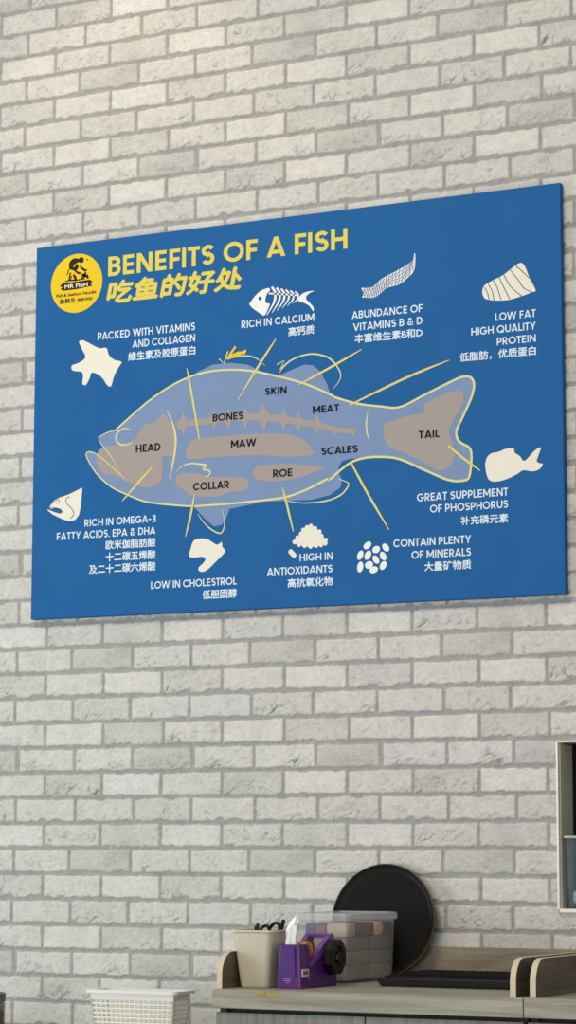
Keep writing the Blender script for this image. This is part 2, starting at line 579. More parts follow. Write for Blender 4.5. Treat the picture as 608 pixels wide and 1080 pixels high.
def glyph(ch, w):
    h = w / 2
    B_, T_ = h, 1 - h
    S = []          # centre lines
    if ch == 'A':
        W_ = .88; S = [[(h * 1.02, 0), (W_ / 2, 1.0)], [(W_ - h * 1.02, 0), (W_ / 2, 1.0)], [(.2, .25), (W_ - .2, .25)]]
    elif ch == 'B':
        W_ = .64; m = .53
        S = [[(h, 0), (h, 1)], [(h, T_)] + arc(W_ * .5, (T_ + m) / 2, W_ * .5 - h * 1.25, (T_ - m) / 2, 90, -90) + [(h, m)], [(h, m)] + arc(W_ * .52, (m + B_) / 2, W_ * .48 - h, (m - B_) / 2, 90, -90) + [(h, B_)]]
    elif ch == 'C':
        W_ = .90; S = [arc(.49, .5, .49 - h, .5 - h, 42, 318, 22)]
    elif ch == 'D':
        W_ = .76; S = [[(h, 0), (h, 1)], [(h, T_)] + arc(.28, .5, W_ - h - .28, .5 - h, 90, -90, 18) + [(h, B_)]]
    elif ch == 'E':
        W_ = .55; S = [[(h, 0), (h, 1)], [(h, T_), (W_, T_)], [(h, .5), (W_ * .95, .5)], [(h, B_), (W_, B_)]]
    elif ch == 'F':
        W_ = .54; S = [[(h, 0), (h, 1)], [(h, T_), (W_, T_)], [(h, .48), (W_ * .93, .48)]]
    elif ch == 'G':
        W_ = .96; S = [arc(.49, .5, .49 - h, .5 - h, 42, 352, 24), [(.52, .46), (.97, .46)]]
    elif ch == 'H':
        W_ = .76; S = [[(h, 0), (h, 1)], [(W_ - h, 0), (W_ - h, 1)], [(h, .5), (W_ - h, .5)]]
    elif ch == 'I':
        W_ = w; S = [[(h, 0), (h, 1)]]
    elif ch == 'K':
        W_ = .70; S = [[(h, 0), (h, 1)], [(W_ - h * 1.1, 1.0), (h, .42)], [(.27, .58), (W_ - h, 0.0)]]
    elif ch == 'L':
        W_ = .50; S = [[(h, 0), (h, 1)], [(h, B_), (W_, B_)]]
    elif ch == 'M':
        W_ = .96; S = [[(h, 0), (h, 1)], [(W_ - h, 0), (W_ - h, 1)], [(h, 1), (W_ / 2, .22)], [(W_ - h, 1), (W_ / 2, .22)]]
    elif ch == 'N':
        W_ = .78; S = [[(h, 0), (h, 1)], [(W_ - h, 0), (W_ - h, 1)], [(h, 1), (W_ - h, 0)]]
    elif ch == 'O':
        W_ = .99; S = [arc(.495, .5, .495 - h, .5 - h, 0, 360, 30)]
    elif ch == 'P':
        W_ = .62; m = .40; S = [[(h, 0), (h, 1)], [(h, T_)] + arc(W_ * .48, (T_ + m) / 2, W_ * .52 - h, (T_ - m) / 2, 90, -90) + [(h, m)]]
    elif ch == 'Q':
        W_ = .99; S = [arc(.495, .5, .495 - h, .5 - h, 0, 360, 30), [(.58, .32), (.88, 0.0)]]
    elif ch == 'R':
        W_ = .65; m = .42; S = [[(h, 0), (h, 1)], [(h, T_)] + arc(W_ * .46, (T_ + m) / 2, W_ * .51 - h, (T_ - m) / 2, 90, -90) + [(h, m)], [(.30, .42), (W_ - h * .9, 0)]]
    elif ch == 'S':
        W_ = .62; r1 = (T_ - .515) / 2; r2 = (.515 - B_) / 2
        S = [arc(.31, T_ - r1, .26 - h * .4, r1, 25, 270, 16) + arc(.31, B_ + r2, .31 - h, r2, 90, -155, 16)]
    elif ch == 'T':
        W_ = .60; S = [[(W_ / 2, 0), (W_ / 2, 1)], [(0, T_), (W_, T_)]]
    elif ch == 'U':
        W_ = .74; S = [[(h, 1)] + arc(W_ / 2, W_ / 2, W_ / 2 - h, W_ / 2 - h, 180, 360) + [(W_ - h, 1)]]
    elif ch == 'V':
        W_ = .86; S = [[(h * 1.02, 1), (W_ / 2, 0.0)], [(W_ - h * 1.02, 1), (W_ / 2, 0.0)]]
    elif ch == 'W':
        W_ = 1.30; S = [[(h, 1), (W_ * .27, 0)], [(W_ * .5, 1), (W_ * .27, 0)], [(W_ * .5, 1), (W_ * .73, 0)], [(W_ - h, 1), (W_ * .73, 0)]]
    elif ch == 'X':
        W_ = .76; S = [[(h, 1), (W_ - h, 0)], [(W_ - h, 1), (h, 0)]]
    elif ch == 'Y':
        W_ = .76; S = [[(h, 1), (W_ / 2, .40)], [(W_ - h, 1), (W_ / 2, .40)], [(W_ / 2, 0), (W_ / 2, .46)]]
    elif ch == '&':
        W_ = .80; S = [[(W_ - h, 0), (.24, .62)] + arc(.34, .77, .15, .23 - h, 190, -60, 12) + [(.16, .42)] + arc(.30, .27, .30 - h, .27 - h, 130, 330, 14) + [(W_ - h * .8, .46)]]
    elif ch == '3':
        W_ = .58; S = [arc(.27, .74, .24 - h * .3, .26 - h, 150, -90, 12) + arc(.27, .27, .31 - h, .27 - h * .8, 90, -150, 14)]
    elif ch == '-':
        W_ = .38; S = [[(.0, .42), (.38, .42)]]
    elif ch == ',':
        W_ = .18; S = [[(.13, .16), (.03, -.20)]]
    else:
        W_ = .34
    return W_, S


def pen_text(bm, s, pl, pr, cap, lay, weight=.165):
    """s lettered between two photo pixels of its base line, cap = letter height in pixels"""
    L, R = b2(*pl), b2(*pr)
    hl = b2(pl[0], pl[1] - cap)[1] - L[1]
    z0 = (L[1] + R[1]) / 2
    rnd = 'OCQGDSBPR&3'
    pos, x = [], 0.0
    for i, ch in enumerate(s):
        if i:
            g = .145
            if s[i - 1] in 'OCQGDUSPB3&': g -= .03
            if ch in 'OCQG': g -= .035
            if ch in 'AVWYTX' or s[i - 1] in 'AVWYTXLF': g -= .055
            if ' ' in (ch, s[i - 1]): g = .05
            x += g
        W_, S = glyph(ch, weight)
        pos.append((x, S))
        x += W_
    sx = (R[0] - L[0]) / x
    nl = 0
    for gx, S in pos:
        for ln in S:
            straight = len(ln) == 2
            P = [np.array(p, float) for p in ln]
            diag = straight and abs(P[0][0] - P[1][0]) > .01 and abs(P[0][1] - P[1][1]) > .01
            if diag:
                d = P[1] - P[0]; d /= np.linalg.norm(d)
                P = [P[0] - d * .1 if P[0][1] in (0., 1.) else P[0], P[1] + d * .1 if P[1][1] in (0., 1.) else P[1]]
            nl += 1
            y = BY - 0.0003 * lay - 0.000004 * (nl % 8)
            rows = []
            n = len(P)
            for i in range(n):
                a = P[i] - P[i - 1] if i else P[1] - P[0]
                b = P[i + 1] - P[i] if i < n - 1 else P[-1] - P[-2]
                a = a / (np.linalg.norm(a) + 1e-9); b = b / (np.linalg.norm(b) + 1e-9)
                t = a + b
                t = t / (np.linalg.norm(t) + 1e-9)
                k = 1 / max(.5, abs(float(a @ t)))
                nm = np.array([-t[1], t[0]]) * weight / 2 * k
                # even out pen width under the horizontal scale
                q = []
                for sg in (1, -1):
                    c = P[i] + nm * sg
                    if diag:
                        # cut the slanted stroke flush with base line and cap line
                        d = P[1] - P[0]
                        if c[1] < 0: c = c - d * (c[1] / d[1])
                        if c[1] > 1: c = c - d * ((c[1] - 1) / d[1])
                    q.append(bm.verts.new((L[0] + (gx + c[0]) * sx, y, z0 + c[1] * hl)))
                rows.append(q)
            for A_, B2 in zip(rows, rows[1:]):
                bm.faces.new((A_[0], A_[1], B2[1], B2[0]))


def text(bm, s, pl, pr, cap, lay, bold=0.013, shear=0.0, cjk=False):
    """s printed between two photo pixels of its base line, cap = letter height in pixels"""
    V, Fs = text_geo(s)
    L, R = b2(*pl), b2(*pr)
    hl = b2(pl[0], pl[1] - cap)[1] - L[1]
    z0 = (L[1] + R[1]) / 2
    if cjk:
        lo, hi = V[:, 1].min(), V[:, 1].max()
    else:
        lo, hi = 0.0, CAPH
    x0, x1 = V[:, 0].min(), V[:, 0].max()
    sx = (R[0] - L[0]) / (x1 - x0)
    sz = hl / (hi - lo)
    bw = bold * hl / 0.7
    for k, (ax, az) in enumerate(((0, 0), (1, 0), (-1, 0), (0, 1), (0, -1)) if bold else ((0, 0),)):
        y = BY - 0.0003 * lay - 0.00002 * k
        vs = []
        for vx, vz in V:
            zz = (vz - lo) * sz
            vs.append(bm.verts.new((L[0] + (vx - x0) * sx + shear * (zz - hl / 2) + ax * bw, y, z0 + zz + az * bw)))
        for f in Fs:
            try:
                bm.faces.new([vs[i] for i in f])
            except ValueError:
                pass


def flatobj(name, bm, material, parent, label=None):
    o = obj(name, bm, material, parent, fix=False)
    if label:
        o['label'] = label
    return o


# fish ---------------------------------------------------------------------
F1 = lambda *p: crop(80, 370, 4.053, p)
F2 = lambda *p: crop(200, 360, 4.053, p)
F3 = lambda *p: crop(330, 360, 3.2, p)
F4 = lambda *p: crop(180, 450, 3.04, p)
up = F1((170, 340), (300, 225), (400, 155), (480, 115)) + F2((60, 135), (140, 123), (250, 125), (370, 148), (490, 180), (600, 226)) + \
    F3((80, 190), (150, 210), (230, 220), (295, 222), (380, 180), (450, 145), (500, 122), (530, 120), (545, 140), (540, 180), (510, 250), (487, 300), (490, 330), (505, 345), (530, 360), (537, 390), (530, 455), (510, 470), (460, 468), (380, 435), (295, 398), (230, 390), (170, 395), (120, 415), (60, 465)) + \
    F4((500, 170), (430, 205), (365, 227), (280, 238), (180, 248), (80, 255)) + \
    F1((500, 665), (400, 658), (300, 645), (220, 615), (150, 580), (90, 525), (55, 470), (45, 440), (60, 432), (85, 440), (120, 465), (170, 510), (210, 545))
fish = None
body = F1((97, 370), (135, 352), (170, 340), (300, 225), (400, 155), (480, 115), (515, 100)) + F2((30, 133), (100, 100), (180, 92), (250, 100), (310, 130), (345, 146), (385, 146), (430, 125), (490, 100), (530, 103), (560, 130), (590, 185)) + \
    F3((60, 180), (80, 190), (150, 210), (230, 220), (295, 222), (380, 180), (450, 145), (500, 122), (530, 120), (545, 140), (540, 180), (510, 250), (487, 300), (490, 330), (505, 345), (530, 360), (537, 390), (530, 455), (510, 470), (460, 468), (380, 435), (295, 398), (230, 390), (130, 396), (100, 404), (88, 425)) + \
    F4((540, 150), (550, 170), (545, 195), (510, 220), (450, 235), (385, 237), (300, 240), (190, 264), (180, 290), (165, 315), (140, 320), (110, 295), (80, 262)) + \
    F1((500, 668), (400, 658), (300, 645), (220, 615), (150, 580), (90, 525), (55, 470), (45, 440), (60, 432), (85, 440), (118, 436), (122, 420), (110, 400))
bm = bmesh.new(); fill(bm, body, 1, sm=False)
fish = flatobj('fish_diagram', bm, M_body, sign, 'periwinkle blue fish silhouette printed across the poster')


def organ(pts, label, sm=True):
    bm = bmesh.new(); fill(bm, pts, 2, sm)
    return flatobj('organ_patch', bm, M_organ, fish, label)


organ(F1((380, 272), (400, 300), (418, 330), (425, 400), (415, 450), (375, 455), (370, 540), (345, 575), (310, 585), (260, 575), (220, 560), (170, 535), (120, 525), (95, 495), (88, 460), (105, 420), (170, 402), (240, 385), (272, 345), (300, 315), (345, 300), (365, 275)), 'taupe head patch')
organ(F4((50, 80), (60, 55), (90, 38), (200, 28), (300, 22), (380, 25), (430, 45), (458, 80), (450, 92), (380, 97), (280, 92), (150, 97), (70, 105), (52, 98)), 'taupe maw patch')
organ(F4((262, 150), (280, 128), (350, 120), (430, 122), (490, 133), (440, 155), (380, 172), (310, 175), (275, 168)), 'taupe roe patch')
organ(F4((18, 165), (35, 150), (90, 150), (120, 160), (230, 162), (250, 180), (240, 205), (190, 210), (150, 225), (70, 222), (45, 205), (20, 190)), 'taupe collar patch')
organ(F3((240, 290), (260, 272), (330, 250), (378, 240), (380, 213), (430, 185), (490, 165), (510, 180), (505, 215), (475, 270), (462, 305), (475, 350), (480, 390), (460, 425), (430, 437), (390, 420), (330, 385), (265, 360), (245, 335)), 'taupe tail patch')
bm = bmesh.new()
sp = F1((435, 325), (500, 308), (560, 302)) + F2((100, 336), (180, 328), (250, 323), (330, 326), (400, 332), (465, 345), (545, 357)) + F3((75, 298), (142, 304))
stroke(bm, sp, 0.018, 2, taper=(.9, .7))
for (x, z), hh in zip(F1((460, 312)) + F2((105, 335), (167, 330), (240, 328), (316, 325), (402, 332), (467, 345), (545, 355)) + F3((75, 299), (138, 304)), (38, 32, 34, 34, 46, 34, 32, 32, 22, 18)):
    k = hh * 0.00080
    dx, dz = k * 0.8, k * 1.05
    pts = [(x - dx, z + .001), (x - dx * .38, z + dz * .36), (x, z + dz), (x + dx * .38, z + dz * .36), (x + dx, z - .001), (x + dx * .38, z - dz * .36), (x + dx * .1, z - dz), (x - dx * .38, z - dz * .36)]
    fill(bm, pts, 2.2 + .002 * hh, sm=False)
flatobj('organ_patch', bm, M_organ, fish, 'taupe spine with spiked vertebrae')
bm = bmesh.new(); stroke(bm, F1((400, 460), (408, 500), (400, 545)), 0.006, 2, (.5, .3))
flatobj('organ_patch', bm, M_organ, fish, 'thin taupe gill strip')

LW = 0.0060
bm = bmesh.new()
stroke(bm, up, LW, 3, (.85, .35))
stroke(bm, F1((97, 370), (135, 350), (170, 340)), .0026, 3)
stroke(bm, F1((97, 370), (112, 402), (150, 450), (205, 545)), .0022, 3, (.6, .1))
stroke(bm, F1((390, 255), (415, 310), (428, 370), (425, 430), (412, 505), (402, 550)), .0062, 3, (.2, .1))
stroke(bm, F1((238, 338), (210, 332), (182, 348), (173, 375), (188, 398), (215, 402), (243, 392)), .0048, 3, (.3, .3))
stroke(bm, F1((430, 520), (450, 497), (490, 482), (540, 486), (560, 490), (545, 505), (575, 515), (570, 533), (550, 540)), .0048, 3, (.2, .4))
stroke(bm, F2((128, 75), (148, 95), (166, 42)), .0036, 3, sm=False)
stroke(bm, F2((166, 75), (200, 66), (240, 62), (285, 72), (325, 105)), .0036, 3, (1, .2))
stroke(bm, F2((378, 147), (392, 115), (407, 82), (375, 100)), .0030, 3, sm=False)
stroke(bm, F2((378, 147), (395, 118), (430, 85), (480, 62), (530, 54), (575, 62)) + F3((58, 58), (80, 80), (95, 110), (90, 135), (70, 160)), .0042, 3, (1, .3))
stroke(bm, F4((370, 238), (430, 245), (500, 238), (545, 220), (568, 195), (570, 180), (540, 168)), .0040, 3, (.4, .4))
stroke(bm, F4((88, 280), (108, 308), (135, 332), (163, 341), (174, 310), (166, 265)), .0036, 3, (.3, .3))
stroke(bm, F3((187, 240), (182, 275), (185, 310), (193, 335)), .0042, 3, (.3, .3))
flatobj('fish_outline', bm, M_line, fish, 'pale yellow sketched outline')
bm = bmesh.new()
stroke(bm, F2((164, 78), (178, 52), (198, 22)), .0065, 3.4, sm=False)
stroke(bm, F2((160, 72), (200, 62), (243, 40)), .0072, 3.6, sm=False)
stroke(bm, F2((170, 66), (210, 48), (240, 50)), .0060, 3.8, sm=False)
flatobj('fin_scribble', bm, M_badge, fish, 'bright yellow scribble above the back')
for pts, tp in ((F1((475, 72), (487, 130), (508, 250), (530, 378)), (.2, .5)), ([b2(291.5, 357.5), b2(275, 383), b2(250.6, 423)], (.4, .2)),
                ([b2(382, 368.5), b2(350, 387), b2(316, 405.6)], (.3, .5)), ([b2(474.5, 379.8), b2(430, 398), b2(369, 427.4)], (.3, .6)),
                (F3((458, 352), (510, 395), (567, 437)), (.8, .3)), (F1((330, 495), (270, 562), (200, 642)), (.4, .4)),
                (F1((509, 612), (493, 700), (470, 796)), (.4, .3)), (F4((360, 195), (374, 250), (395, 337)), (.4, .4)),
                ([b2(370.2, 487), b2(388, 520), b2(411, 559)], (.7, .3))):
    bm = bmesh.new(); stroke(bm, pts, .0062, 4, tp)
    flatobj('leader_line', bm, M_lead, fish)
for s, pl, pr, c in (('SKIN', (280.2, 416.9), (302.6, 414.7), 7.4), ('BONES', (224.7, 444.6), (256.9, 441.9), 7.6), ('MEAT', (330.3, 436.3), (358, 433.6), 7.6),
                     ('MAW', (244, 472.4), (270.5, 470.2), 7.8), ('SCALES', (339.5, 479.8), (377.6, 477.2), 7.8), ('HEAD', (143.7, 477.3), (169.5, 475.4), 8.2),
                     ('COLLAR', (204, 517.4), (241.8, 514.8), 8.0), ('ROE', (288.4, 503.6), (308.5, 502), 8.0), ('TAIL', (442.3, 462.6), (464, 461), 8.0)):
    bm = bmesh.new(); pen_text(bm, s, pl, pr, c, 5, .185)
    flatobj('organ_name', bm, M_black, fish)

# captions -----------------------------------------------------------------
CAPS = [
    [('PACKED WITH VITAMINS', (103.2, 358.4), (206.1, 348.6), 7.9, 0), ('AND COLLAGEN', (139.8, 366.6), (206.1, 360.4), 7.9, 0), ('維生素及胶原蛋白', (135.6, 380.2), (206.1, 374.5), 9.2, 1)],
    [('RICH IN CALCIUM', (254.9, 346), (331.8, 338.6), 7.9, 0), ('高钙质', (304.7, 354.6), (331.7, 352.1), 9.2, 1)],
    [('ABUNDANCE OF', (371.5, 336.2), (446, 329.1), 7.9, 0), ('VITAMINS B & D', (372.8, 348.8), (446, 342.2), 7.9, 0), ('丰富维生素B和D', (374.8, 361.6), (446, 355.6), 9.2, 1)],
    [('LOW FAT', (523, 338.2), (565.7, 334.4), 8.0, 0), ('HIGH QUALITY', (497.5, 353.8), (565.7, 347.7), 8.0, 0), ('PROTEIN', (524.7, 364.1), (565.7, 360.7), 8.0, 0), ('低脂肪，优质蛋白', (485.4, 381.4), (565.7, 375), 9.4, 1)],
    [('GREAT SUPPLEMENT', (440.2, 529.0), (536.4, 522.6), 8.2, 0), ('OF PHOSPHORUS', (454, 541.0), (536.4, 535.4), 8.2, 0), ('补充磷元素', (486.6, 553.8), (536.4, 551.0), 9.2, 1)],
    [('CONTAIN PLENTY', (415.4, 577.2), (497.3, 572.8), 8.2, 0), ('OF MINERALS', (434.5, 589.5), (497.3, 586.1), 8.2, 0), ('大量矿物质', (448.3, 602.4), (497.3, 599.9), 9.4, 1)],
    [('HIGH IN', (316.4, 592.1), (351.2, 590.1), 7.8, 0), ('ANTIOXIDANTS', (282, 606.8), (351.2, 603.9), 7.8, 0), ('高抗氧化物', (303.9, 619.9), (351.2, 617.4), 9.3, 1)],
    [('LOW IN CHOLESTROL', (159.4, 620.8), (249.9, 617), 7.8, 0), ('低胆固醇', (213.7, 631.9), (249.9, 630.2), 9.2, 1)],
    [('RICH IN OMEGA-3', (89.3, 555.2), (164.7, 551), 7.7, 0), ('FATTY ACIDS, EPA & DHA', (60, 569.3), (164.3, 563.8), 7.7, 0), ('欧米伽脂肪酸', (111.9, 579.4), (164.3, 576.6), 9.2, 1), ('十二碳五烯酸', (111.9, 592.2), (164.3, 589.4), 9.2, 1), ('及二十二碳六烯酸', (94.2, 605), (164.3, 602.0), 9.2, 1)],
]
for blk in CAPS:
    bm = bmesh.new()
    for s, pl, pr, c, k in blk:
        if k:
            text(bm, s, pl, pr, c, 2, bold=0.019, cjk=True)
        else:
            pen_text(bm, s, pl, pr, c, 2, .17)
    flatobj('caption', bm, M_text, sign)
bm = bmesh.new(); pen_text(bm, 'BENEFITS OF A FISH', (114.2, 291.3), (366.8, 262.4), 20.6, 2, .19)
flatobj('title', bm, M_yellow, sign, 'yellow English headline')
bm = bmesh.new(); text(bm, '吃鱼的好处', (114.5, 319.7), (255.5, 304.7), 22.5, 2, bold=0.034, shear=0.2, cjk=True)
flatobj('title', bm, M_yellow, sign, 'yellow slanted Chinese headline')

# badge --------------------------------------------------------------------
c0 = b2(80.9, 298.8)
br_ = (b2(80.9, 268)[1] - b2(80.9, 330)[1]) / 2
bm = bmesh.new(); fill(bm, [(c0[0] + br_ * math.cos(a * math.pi / 36), c0[1] + br_ * math.sin(a * math.pi / 36)) for a in range(72)], 2, sm=False)
badge = flatobj('badge', bm, M_badge, sign, 'round yellow badge')
B = lambda *p: crop(45, 255, 5.067, p)
bm = bmesh.new()
fill(bm, B((92, 238), (108, 222), (180, 214), (252, 202), (268, 212), (258, 222), (266, 236), (245, 240), (180, 254), (112, 262), (96, 254), (108, 244)), 3, sm=False)
# plain dark brush marks standing above the ribbon
for pts, w in ((((152, 150), (156, 120), (172, 104), (196, 100)), .017), (((196, 92), (208, 98), (218, 106)), .015), (((186, 120), (180, 140), (160, 148)), .012), (((140, 150), (132, 178)), .006),
               (((150, 165), (142, 205)), .009), (((165, 175), (176, 195), (172, 210)), .008), (((200, 130), (222, 150), (238, 152)), .006), (((232, 160), (222, 185), (206, 196)), .007),
               (((208, 176), (228, 180), (246, 196)), .007), (((120, 215), (140, 208), (180, 205), (230, 198)), .004), (((172, 152), (190, 166), (206, 168)), .006), (((156, 182), (150, 204)), .006), (((238, 172), (246, 190)), .005)):
    stroke(bm, B(*pts), w, 3.4, (.5, .5))
stroke(bm, B((239, 93), (241, 97)), .005, 3.4, sm=False)
flatobj('badge_emblem', bm, M_dark, badge)
bm = bmesh.new(); text(bm, 'MR FISH', (45 + 120 / 5.067, 255 + 253 / 5.067), (45 + 242 / 5.067, 255 + 236 / 5.067), 3.9, 4, bold=0.03)
flatobj('badge_lettering', bm, M_cream, badge, 'cream letters on dark ribbon')
bm = bmesh.new(); text(bm, 'Fish & Seafood Noodle', (45 + 74 / 5.067, 255 + 299 / 5.067), (45 + 286 / 5.067, 255 + 274 / 5.067), 3.0, 3, bold=0.03)
text(bm, '鱼鲜生', (45 + 92 / 5.067, 255 + 333 / 5.067), (45 + 176 / 5.067, 255 + 325 / 5.067), 5.2, 3, bold=0.02, cjk=True)
text(bm, '海鲜米粉', (45 + 184 / 5.067, 255 + 320 / 5.067), (45 + 268 / 5.067, 255 + 311 / 5.067), 3.6, 3, bold=0.012, cjk=True)
flatobj('badge_lettering', bm, M_dark, badge, 'dark small print under the ribbon')

# icons --------------------------------------------------------------------
bm = bmesh.new()
fill(bm, crop(65, 335, 4.053, ((75, 105), (90, 97), (110, 105), (160, 130), (192, 130), (203, 160), (225, 180), (257, 190), (243, 215), (225, 250), (212, 293), (195, 288), (180, 265), (160, 245), (130, 235), (120, 260), (105, 287), (90, 283), (92, 250), (85, 232), (48, 226), (45, 205), (75, 193), (102, 170), (88, 135))), 2)
flatobj('icon', bm, M_cream, sign, 'cream collagen splash shape')
K = lambda *p: crop(245, 295, 6.08, p)
bm = bmesh.new()
fill(bm, K((112, 157), (125, 135), (150, 103), (180, 75), (205, 62), (238, 54), (242, 72), (226, 88), (214, 128), (220, 150), (242, 155), (230, 190), (207, 230), (170, 210), (130, 180)), 2)
for i in range(6):
    x = 262 + i * 29.5
    h0, h1 = 46 + 6 * i, 228 - 15 * i
    stroke(bm, K((x - 6, h0), (x + 12, (h0 + 95) / 2 + 5), (x + 16, 105), (x + 6, 150 - 4 * i), (x - 38 + 3 * i, h1)), .0072 - .0006 * i, 2, (.8, .2))
stroke(bm, K((236, 88), (300, 92), (415, 98)), .0042, 2)
fill(bm, K((425, 122), (445, 95), (480, 78), (527, 72), (495, 88), (476, 110), (478, 128), (500, 150), (522, 178), (521, 202), (495, 168), (460, 148), (430, 140)), 2)
ic = flatobj('icon', bm, M_white, sign, 'white fish skeleton shape')
bm = bmesh.new(); ce = K((180, 120))[0]; fill(bm, [(ce[0] + .0052 * math.cos(a), ce[1] + .0052 * math.sin(a)) for a in np.linspace(0, 6.28, 17)[:-1]], 3, sm=False)
flatobj('icon_eye', bm, M_blueink, ic)
K = lambda *p: crop(360, 260, 6.08, p)
bm = bmesh.new()
net_hi = [(130, 268), (165, 266), (200, 260), (225, 240), (250, 215), (290, 190), (330, 170), (375, 145), (420, 120), (455, 90), (472, 42)]
net_lo = [(135, 325), (165, 328), (200, 330), (225, 322), (250, 305), (275, 282), (300, 265), (340, 254), (380, 240), (430, 200), (470, 150)]
fill(bm, K(*(net_hi + [(477, 70)] + net_lo[::-1] + [(142, 298)])), 2)
ic = flatobj('icon', bm, M_white, sign, 'white netted strip of skin')
bm = bmesh.new()
hi_s, lo_s = smooth_pts(net_hi, False, 4), smooth_pts(net_lo, False, 4)
n = len(hi_s)
for i in range(0, n - 3, 2):
    stroke(bm, K(hi_s[i], lo_s[i + 3]), .0010, 3, sm=False)
    stroke(bm, K(lo_s[i], hi_s[i + 3]), .0010, 3, sm=False)
for t_ in (.2, .4, .6, .8):
    stroke(bm, K(*[(a[0] + (b[0] - a[0]) * t_, a[1] + (b[1] - a[1]) * t_) for a, b in zip(hi_s, lo_s)]), .0008, 3, sm=False)
flatobj('icon_net', bm, M_blueink, ic)
K = lambda *p: crop(475, 270, 5.79, p)
bm = bmesh.new()
fill(bm, K((198, 220), (204, 190), (222, 172), (260, 150), (320, 120), (360, 90), (408, 52), (440, 43), (462, 72), (482, 122), (505, 168), (524, 212), (500, 222), (440, 245), (360, 268), (280, 272), (222, 264), (204, 246)), 2)
ic = flatobj('icon', bm, M_cream, sign, 'cream fillet with dark slices')
bm = bmesh.new()
for pts in (((212, 192), (230, 228), (240, 266)), ((234, 172), (258, 215), (270, 270)), ((265, 150), (290, 195), (312, 268)), ((300, 130), (326, 185), (366, 264)), ((330, 116), (372, 188), (440, 246)), ((370, 86), (418, 148), (452, 196), (502, 221)), ((400, 60), (440, 92), (488, 138))):
    stroke(bm, K(*pts), .0022, 3)
flatobj('icon_slices', bm, M_gline, ic)
bm = bmesh.new()
fill(bm, crop(500, 460, 7.15, ((88, 230), (92, 190), (107, 152), (140, 128), (190, 118), (240, 97), (280, 92), (305, 97), (311, 125), (350, 152), (370, 182), (395, 180), (440, 130), (480, 95), (508, 88), (492, 138), (476, 188), (500, 204), (522, 210), (505, 242), (470, 262), (430, 265), (375, 258), (330, 285), (260, 320), (190, 340), (135, 340), (105, 310))), 2)
flatobj('icon', bm, M_cream, sign, 'cream half fish with tail')
K = lambda *p: crop(45, 505, 4.677, p)
bm = bmesh.new()
fill(bm, K((197, 42), (165, 57), (130, 75), (75, 95), (55, 110), (32, 140), (42, 148), (62, 143), (88, 150), (97, 163), (88, 170), (62, 164), (30, 150), (24, 155), (50, 176), (100, 200), (132, 210), (160, 204), (180, 180), (190, 130)), 2, sm=False)
ic = flatobj('icon', bm, M_cream, sign, 'cream fish head')
bm = bmesh.new()
stroke(bm, K((135, 88), (118, 98), (118, 120), (140, 142), (155, 172), (138, 196)), .0022, 3)
cx_, cz_ = K((74, 111))[0]
stroke(bm, [(cx_ + .0055 * math.cos(a), cz_ + .0055 * math.sin(a)) for a in np.linspace(0, 6.28, 13)[:-1]], .0018, 3, closed=True)
stroke(bm, K((197, 42), (130, 75), (75, 95), (55, 110), (32, 140)), .0016, 3)
stroke(bm, K((34, 141), (62, 143), (88, 150), (97, 163), (88, 170), (62, 164), (30, 151)), .0016, 3)
flatobj('icon_lines', bm, M_gline, ic)
bm = bmesh.new()
fill(bm, crop(150, 560, 5.527, ((275, 147), (285, 100), (300, 60), (330, 45), (380, 48), (430, 78), (450, 75), (465, 65), (470, 95), (487, 115), (470, 140), (430, 180), (390, 220), (360, 238), (335, 235), (330, 215), (355, 190), (370, 165), (350, 150), (310, 155))), 2)
flatobj('icon', bm, M_cream, sign, 'cream collar cut shape')
K = lambda *p: crop(275, 545, 6.756, p)
bm = bmesh.new()
edge = [(236, 182), (258, 150), (285, 122), (303, 92), (330, 72), (360, 62), (392, 80), (425, 105), (440, 138), (472, 168), (470, 192), (438, 204), (400, 210), (358, 216), (312, 210), (270, 202)]
fill(bm, K(*edge), 2)
for ke, (u, v) in enumerate(edge):
    a, z = K((u + (355 - u) * .06, v + (150 - v) * .06))[0]
    fill(bm, [(a + .0062 * math.cos(t), z + .0062 * math.sin(t)) for t in np.linspace(0, 6.28, 13)[:-1]], 2.1 + .05 * ke, sm=False)
pa, pb = K((216, 250))[0], K((240, 275))[0]
for k in range(7):
    t = k / 6
    a, z = pa[0] + (pb[0] - pa[0]) * t, pa[1] + (pb[1] - pa[1]) * t
    fill(bm, [(a + .0066 * math.cos(q), z + .0066 * math.sin(q)) for q in np.linspace(0, 6.28, 15)[:-1]], 2.2 + .1 * k, sm=False)
flatobj('icon', bm, M_cream, sign, 'cream heap with a small pill shape')
bm = bmesh.new()
for u, v, a, b, r in ((78, 88, 20, 14, 35), (118, 107, 18, 15, 20), (162, 98, 20, 13, -50), (45, 133, 21, 13, 65), (80, 133, 21, 14, 60), (150, 137, 20, 13, -60), (117, 153, 20, 13, -55), (45, 187, 23, 14, 80), (85, 178, 19, 16, 15), (150, 180, 20, 14, 60), (107, 200, 20, 14, 15)):
    cx_, cz_ = crop(370, 555, 4.343, ((u, v),))[0]
    k = 0.00060
    pts = []
    for t in np.linspace(0, 2 * math.pi, 19)[:-1]:
        ex, ez = a * k * math.cos(t), b * k * math.sin(t)
        cr, sr = math.cos(math.radians(r)), math.sin(math.radians(r))
        pts.append((cx_ + ex * cr - ez * sr, cz_ + ex * sr + ez * cr))
    fill(bm, pts, 2, sm=False)
flatobj('icon', bm, M_white, sign, 'white cluster of mineral pebbles')

# ------------------------------------------------------------- counter units
ZT = 1.0        # worktop height
ZS = ZT + 0.0006   # what stands on it
YF = -0.683     # worktop front edge


